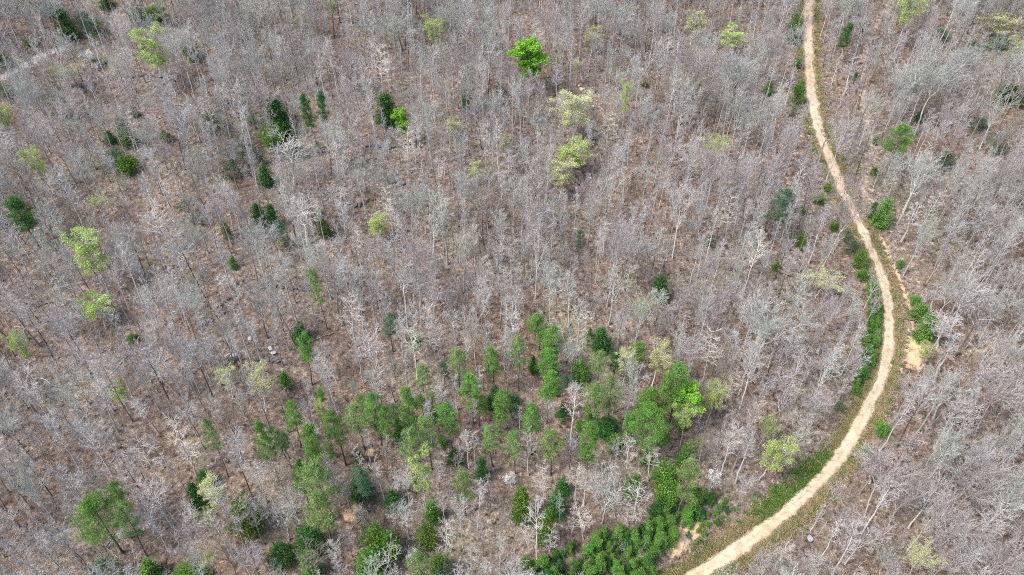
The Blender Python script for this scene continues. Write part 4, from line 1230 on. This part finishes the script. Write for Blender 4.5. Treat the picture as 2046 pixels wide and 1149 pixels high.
rock(548, 706, 0.85, 'white', 'biggest white boulder of the cluster beside the leaning grey trunk', name='boulder')
rock(541, 697, 0.6, 'white', 'second white boulder, uphill in the cluster beside the leaning grey trunk', name='boulder')
rock(467, 713, 0.8, 'white', 'lone bright white boulder atop the dark rock heap', name='boulder')
rock(457, 709, 0.5, 'white', 'smaller white boulder at the edge of the dark rock heap', name='boulder')
rock(500, 677, 0.6, 'white', 'small pale rock uphill of the white boulders', name='boulder')
rock(513, 681, 0.6, 'grey', 'small grey rock uphill of the white boulders', name='boulder')
rock(1618, 1077, 0.85, 'grey', 'grey-topped dark rock on brown ground outside the lower road', name='boulder')
for q in range(9):
    rock(462 + rng.normal(0, 8), 721 + rng.normal(0, 4), rng.uniform(.5, .95), 'dark', 'dark rock in the heap under the lone white boulder', 'rocks in the dark heap')
LEDGE = [([(215, 155), (260, 154), (306, 151), (335, 160), (359, 155)], 18, 'dark', 'dark rock in the long ledge downhill of the tall lime tree', 'rocks of the upper ledge'),
         ([(142, 173), (165, 172), (185, 178)], 8, 'dark', 'dark rock in the short ledge under the pale yellow tree', 'rocks of the short ledge'),
         ([(105, 228), (132, 231), (150, 236)], 7, 'dark', 'dark rock in the ledge near the big evergreen column', 'rocks of the outer ledge'),
         ([(437, 213), (470, 210), (508, 208)], 9, 'dark', 'dark rock in the ledge just off the big evergreen clump', 'rocks of the ledge by the clump'),
         ([(513, 573), (545, 571), (580, 577), (617, 578)], 11, 'dark', 'dark rock in the ledge running to the upright slope pine', 'rocks of the mid ledge'),
         ([(515, 716), (530, 716), (555, 722)], 6, 'dark', 'dark rock just downhill of the white boulders', 'rocks under the boulders'),
         ([(1158, 172), (1168, 195), (1184, 213)], 9, 'sand', 'sandy pale rock in the outcrop uphill of the broad yellow tree', 'pale outcrop rocks'),
         ([(690, 405), (715, 412), (745, 398)], 8, 'dark', 'dark rock in the ledge uphill of the small yellow tree', 'rocks of the central ledge'),
         ([(735, 290), (775, 296), (820, 288)], 9, 'dark', 'dark rock in the ledge downhill of the dark pine with lime bush', 'rocks of the ledge below the dark pine'),
         ([(770, 358), (800, 368), (850, 365)], 8, 'dark', 'dark rock in the lowest ledge of the upper middle slope', 'rocks of the lower middle ledge'),
         ([(400, 655), (420, 640), (440, 628)], 7, 'dark', 'dark rock in the slanting ledge uphill of the dark rock heap', 'rocks of the slanting ledge'),
         ([(1236, 108), (1270, 125), (1300, 140)], 8, 'dark', 'dark rock among fallen limbs uphill of the slender lime tree', 'rocks uphill of the lime tree'),
         ([(1545, 575), (1570, 600), (1590, 605)], 6, 'dark', 'dark rock uphill of the huge spreading bare tree', 'rocks uphill of the spreading tree')]
ORD = 'first second third fourth fifth sixth seventh eighth ninth tenth eleventh twelfth thirteenth fourteenth fifteenth sixteenth seventeenth eighteenth'.split()
for line, cnt, tone, lab, grp in LEDGE:
    q = np.array(line, float); tt = np.linspace(0, len(q) - 1.001, cnt)
    for e, t in enumerate(tt):
        i = int(t); p = q[i] * (1 - (t - i)) + q[i + 1] * (t - i)
        own = lab.replace('dark rock in', ORD[e] + ' dark rock from the outer end of').replace('sandy pale rock in', ORD[e] + ' pale rock from the uphill end of')
        rock(p[0] + rng.uniform(-1.5, 1.5), p[1] + rng.normal(0, 1.6), rng.uniform(.45, 1.0), tone, own if len(own.split()) <= 16 else lab, grp)

# ------------------------------------------------------------------ fallen logs
LOGS = [(618, 685, 671, 663, .26, 'brown', 'longest fallen log, lying beside the bright young pine'), (427, 621, 471, 590, .24, 'dark', 0), (533, 770, 585, 729, .16, 'brown', 0), (222, 749, 270, 691, .17, 'pale', 0), (226, 198, 260, 167, .17, 'brown', 0),
        (82, 756, 137, 790, .15, 'pale', 0), (923, 431, 974, 404, .17, 'dark', 0), (960, 530, 1005, 496, .18, 'dark', 0), (991, 505, 1025, 520, .15, 'dark', 0), (986, 547, 1008, 546, .15, 'dark', 0), (1186, 558, 1203, 585, .14, 'brown', 0),
        (1582, 493, 1599, 469, .16, 'pale', 0), (1972, 913, 1999, 886, .15, 'pale', 0), (820, 978, 865, 995, .15, 'brown', 0), (1306, 219, 1343, 202, .2, 'brown', 0), (1063, 356, 1101, 345, .16, 'brown', 0), (1322, 1064, 1343, 1102, .14, 'pale', 0),
        (68, 616, 99, 606, .16, 'dark', 0), (945, 250, 985, 262, .15, 'dark', 0), (930, 325, 962, 345, .16, 'dark', 0), (1640, 1048, 1668, 1048, .12, 'brown', 0), (1560, 545, 1600, 560, .14, 'dark', 0), (1850, 200, 1890, 190, .14, 'brown', 0),
        (1270, 165, 1292, 195, .17, 'dark', 0), (30, 470, 62, 520, .14, 'pale', 0), (1680, 560, 1700, 600, .12, 'brown', 0), (1905, 915, 1935, 935, .14, 'dark', 0), (700, 1060, 745, 1012, .14, 'brown', 0), (300, 245, 345, 228, .14, 'brown', 0)]
for q, (x1, y1, x2, y2, r, bark, lab) in enumerate(LOGS):
    a_, b_ = at(x1, y1), at(x2, y2)
    rr_ = np.random.RandomState(300 + q)
    t = np.linspace(0, 1, 7)[:, None]
    P = a_ * (1 - t) + b_ * t + rr_.normal(0, 0.10, (7, 3)) * np.array([1, 1, 0])
    P[:, 2] = height(P[:, 0], P[:, 1]) + r * 0.9
    o0 = P[0].copy(); P = P - o0; Ln_ = np.array([np.linalg.norm(P[-1])])
    R = np.linspace(r, r * 0.55, 7)[None]
    tv, tf = tubes(P[None], R, 7)
    caps = np.array([[0, 1, 2], [0, 2, 3], [0, 3, 4], [0, 4, 5], [0, 5, 6]])
    root = bpy.data.objects.new('fallen_log', None); COL.objects.link(root); root.location = o0
    obj('trunk', mesh('trunk', tv, [tf, np.concatenate([caps[:, ::-1], caps + 42])], BARK[bark], smooth=False), root)
    C, RR, _ = sprout(P[None], R, Ln_, 5, .35, .95, .22, .8, 3, .12, .06, rr_, .5, .4, .03)
    C2, RR2, _ = sprout(C, RR, np.full(len(C), Ln_[0] * .2), 3, .3, 1, .5, .7, 2, .1, .05, rr_, .6, .4, .02)
    v, f = join([tubes(C, RR, 4), tubes(C2, RR2, 3)])
    obj('branches', mesh('branches', v, f, BARK[bark]), root)
    tone = {'brown': 'brown', 'dark': 'blackish', 'pale': 'bleached pale'}[bark]
    tag(root, lab or label(f'{tone} fallen log', .5 * (x1 + x2), .5 * (y1 + y2)), 'log', 'fallen logs')
print('built in', round(time.time() - T0, 1), 's; objects', len(scene.objects), 'tris', sum(len(m_.loops) - 2 * len(m_.polygons) for m_ in bpy.data.meshes))
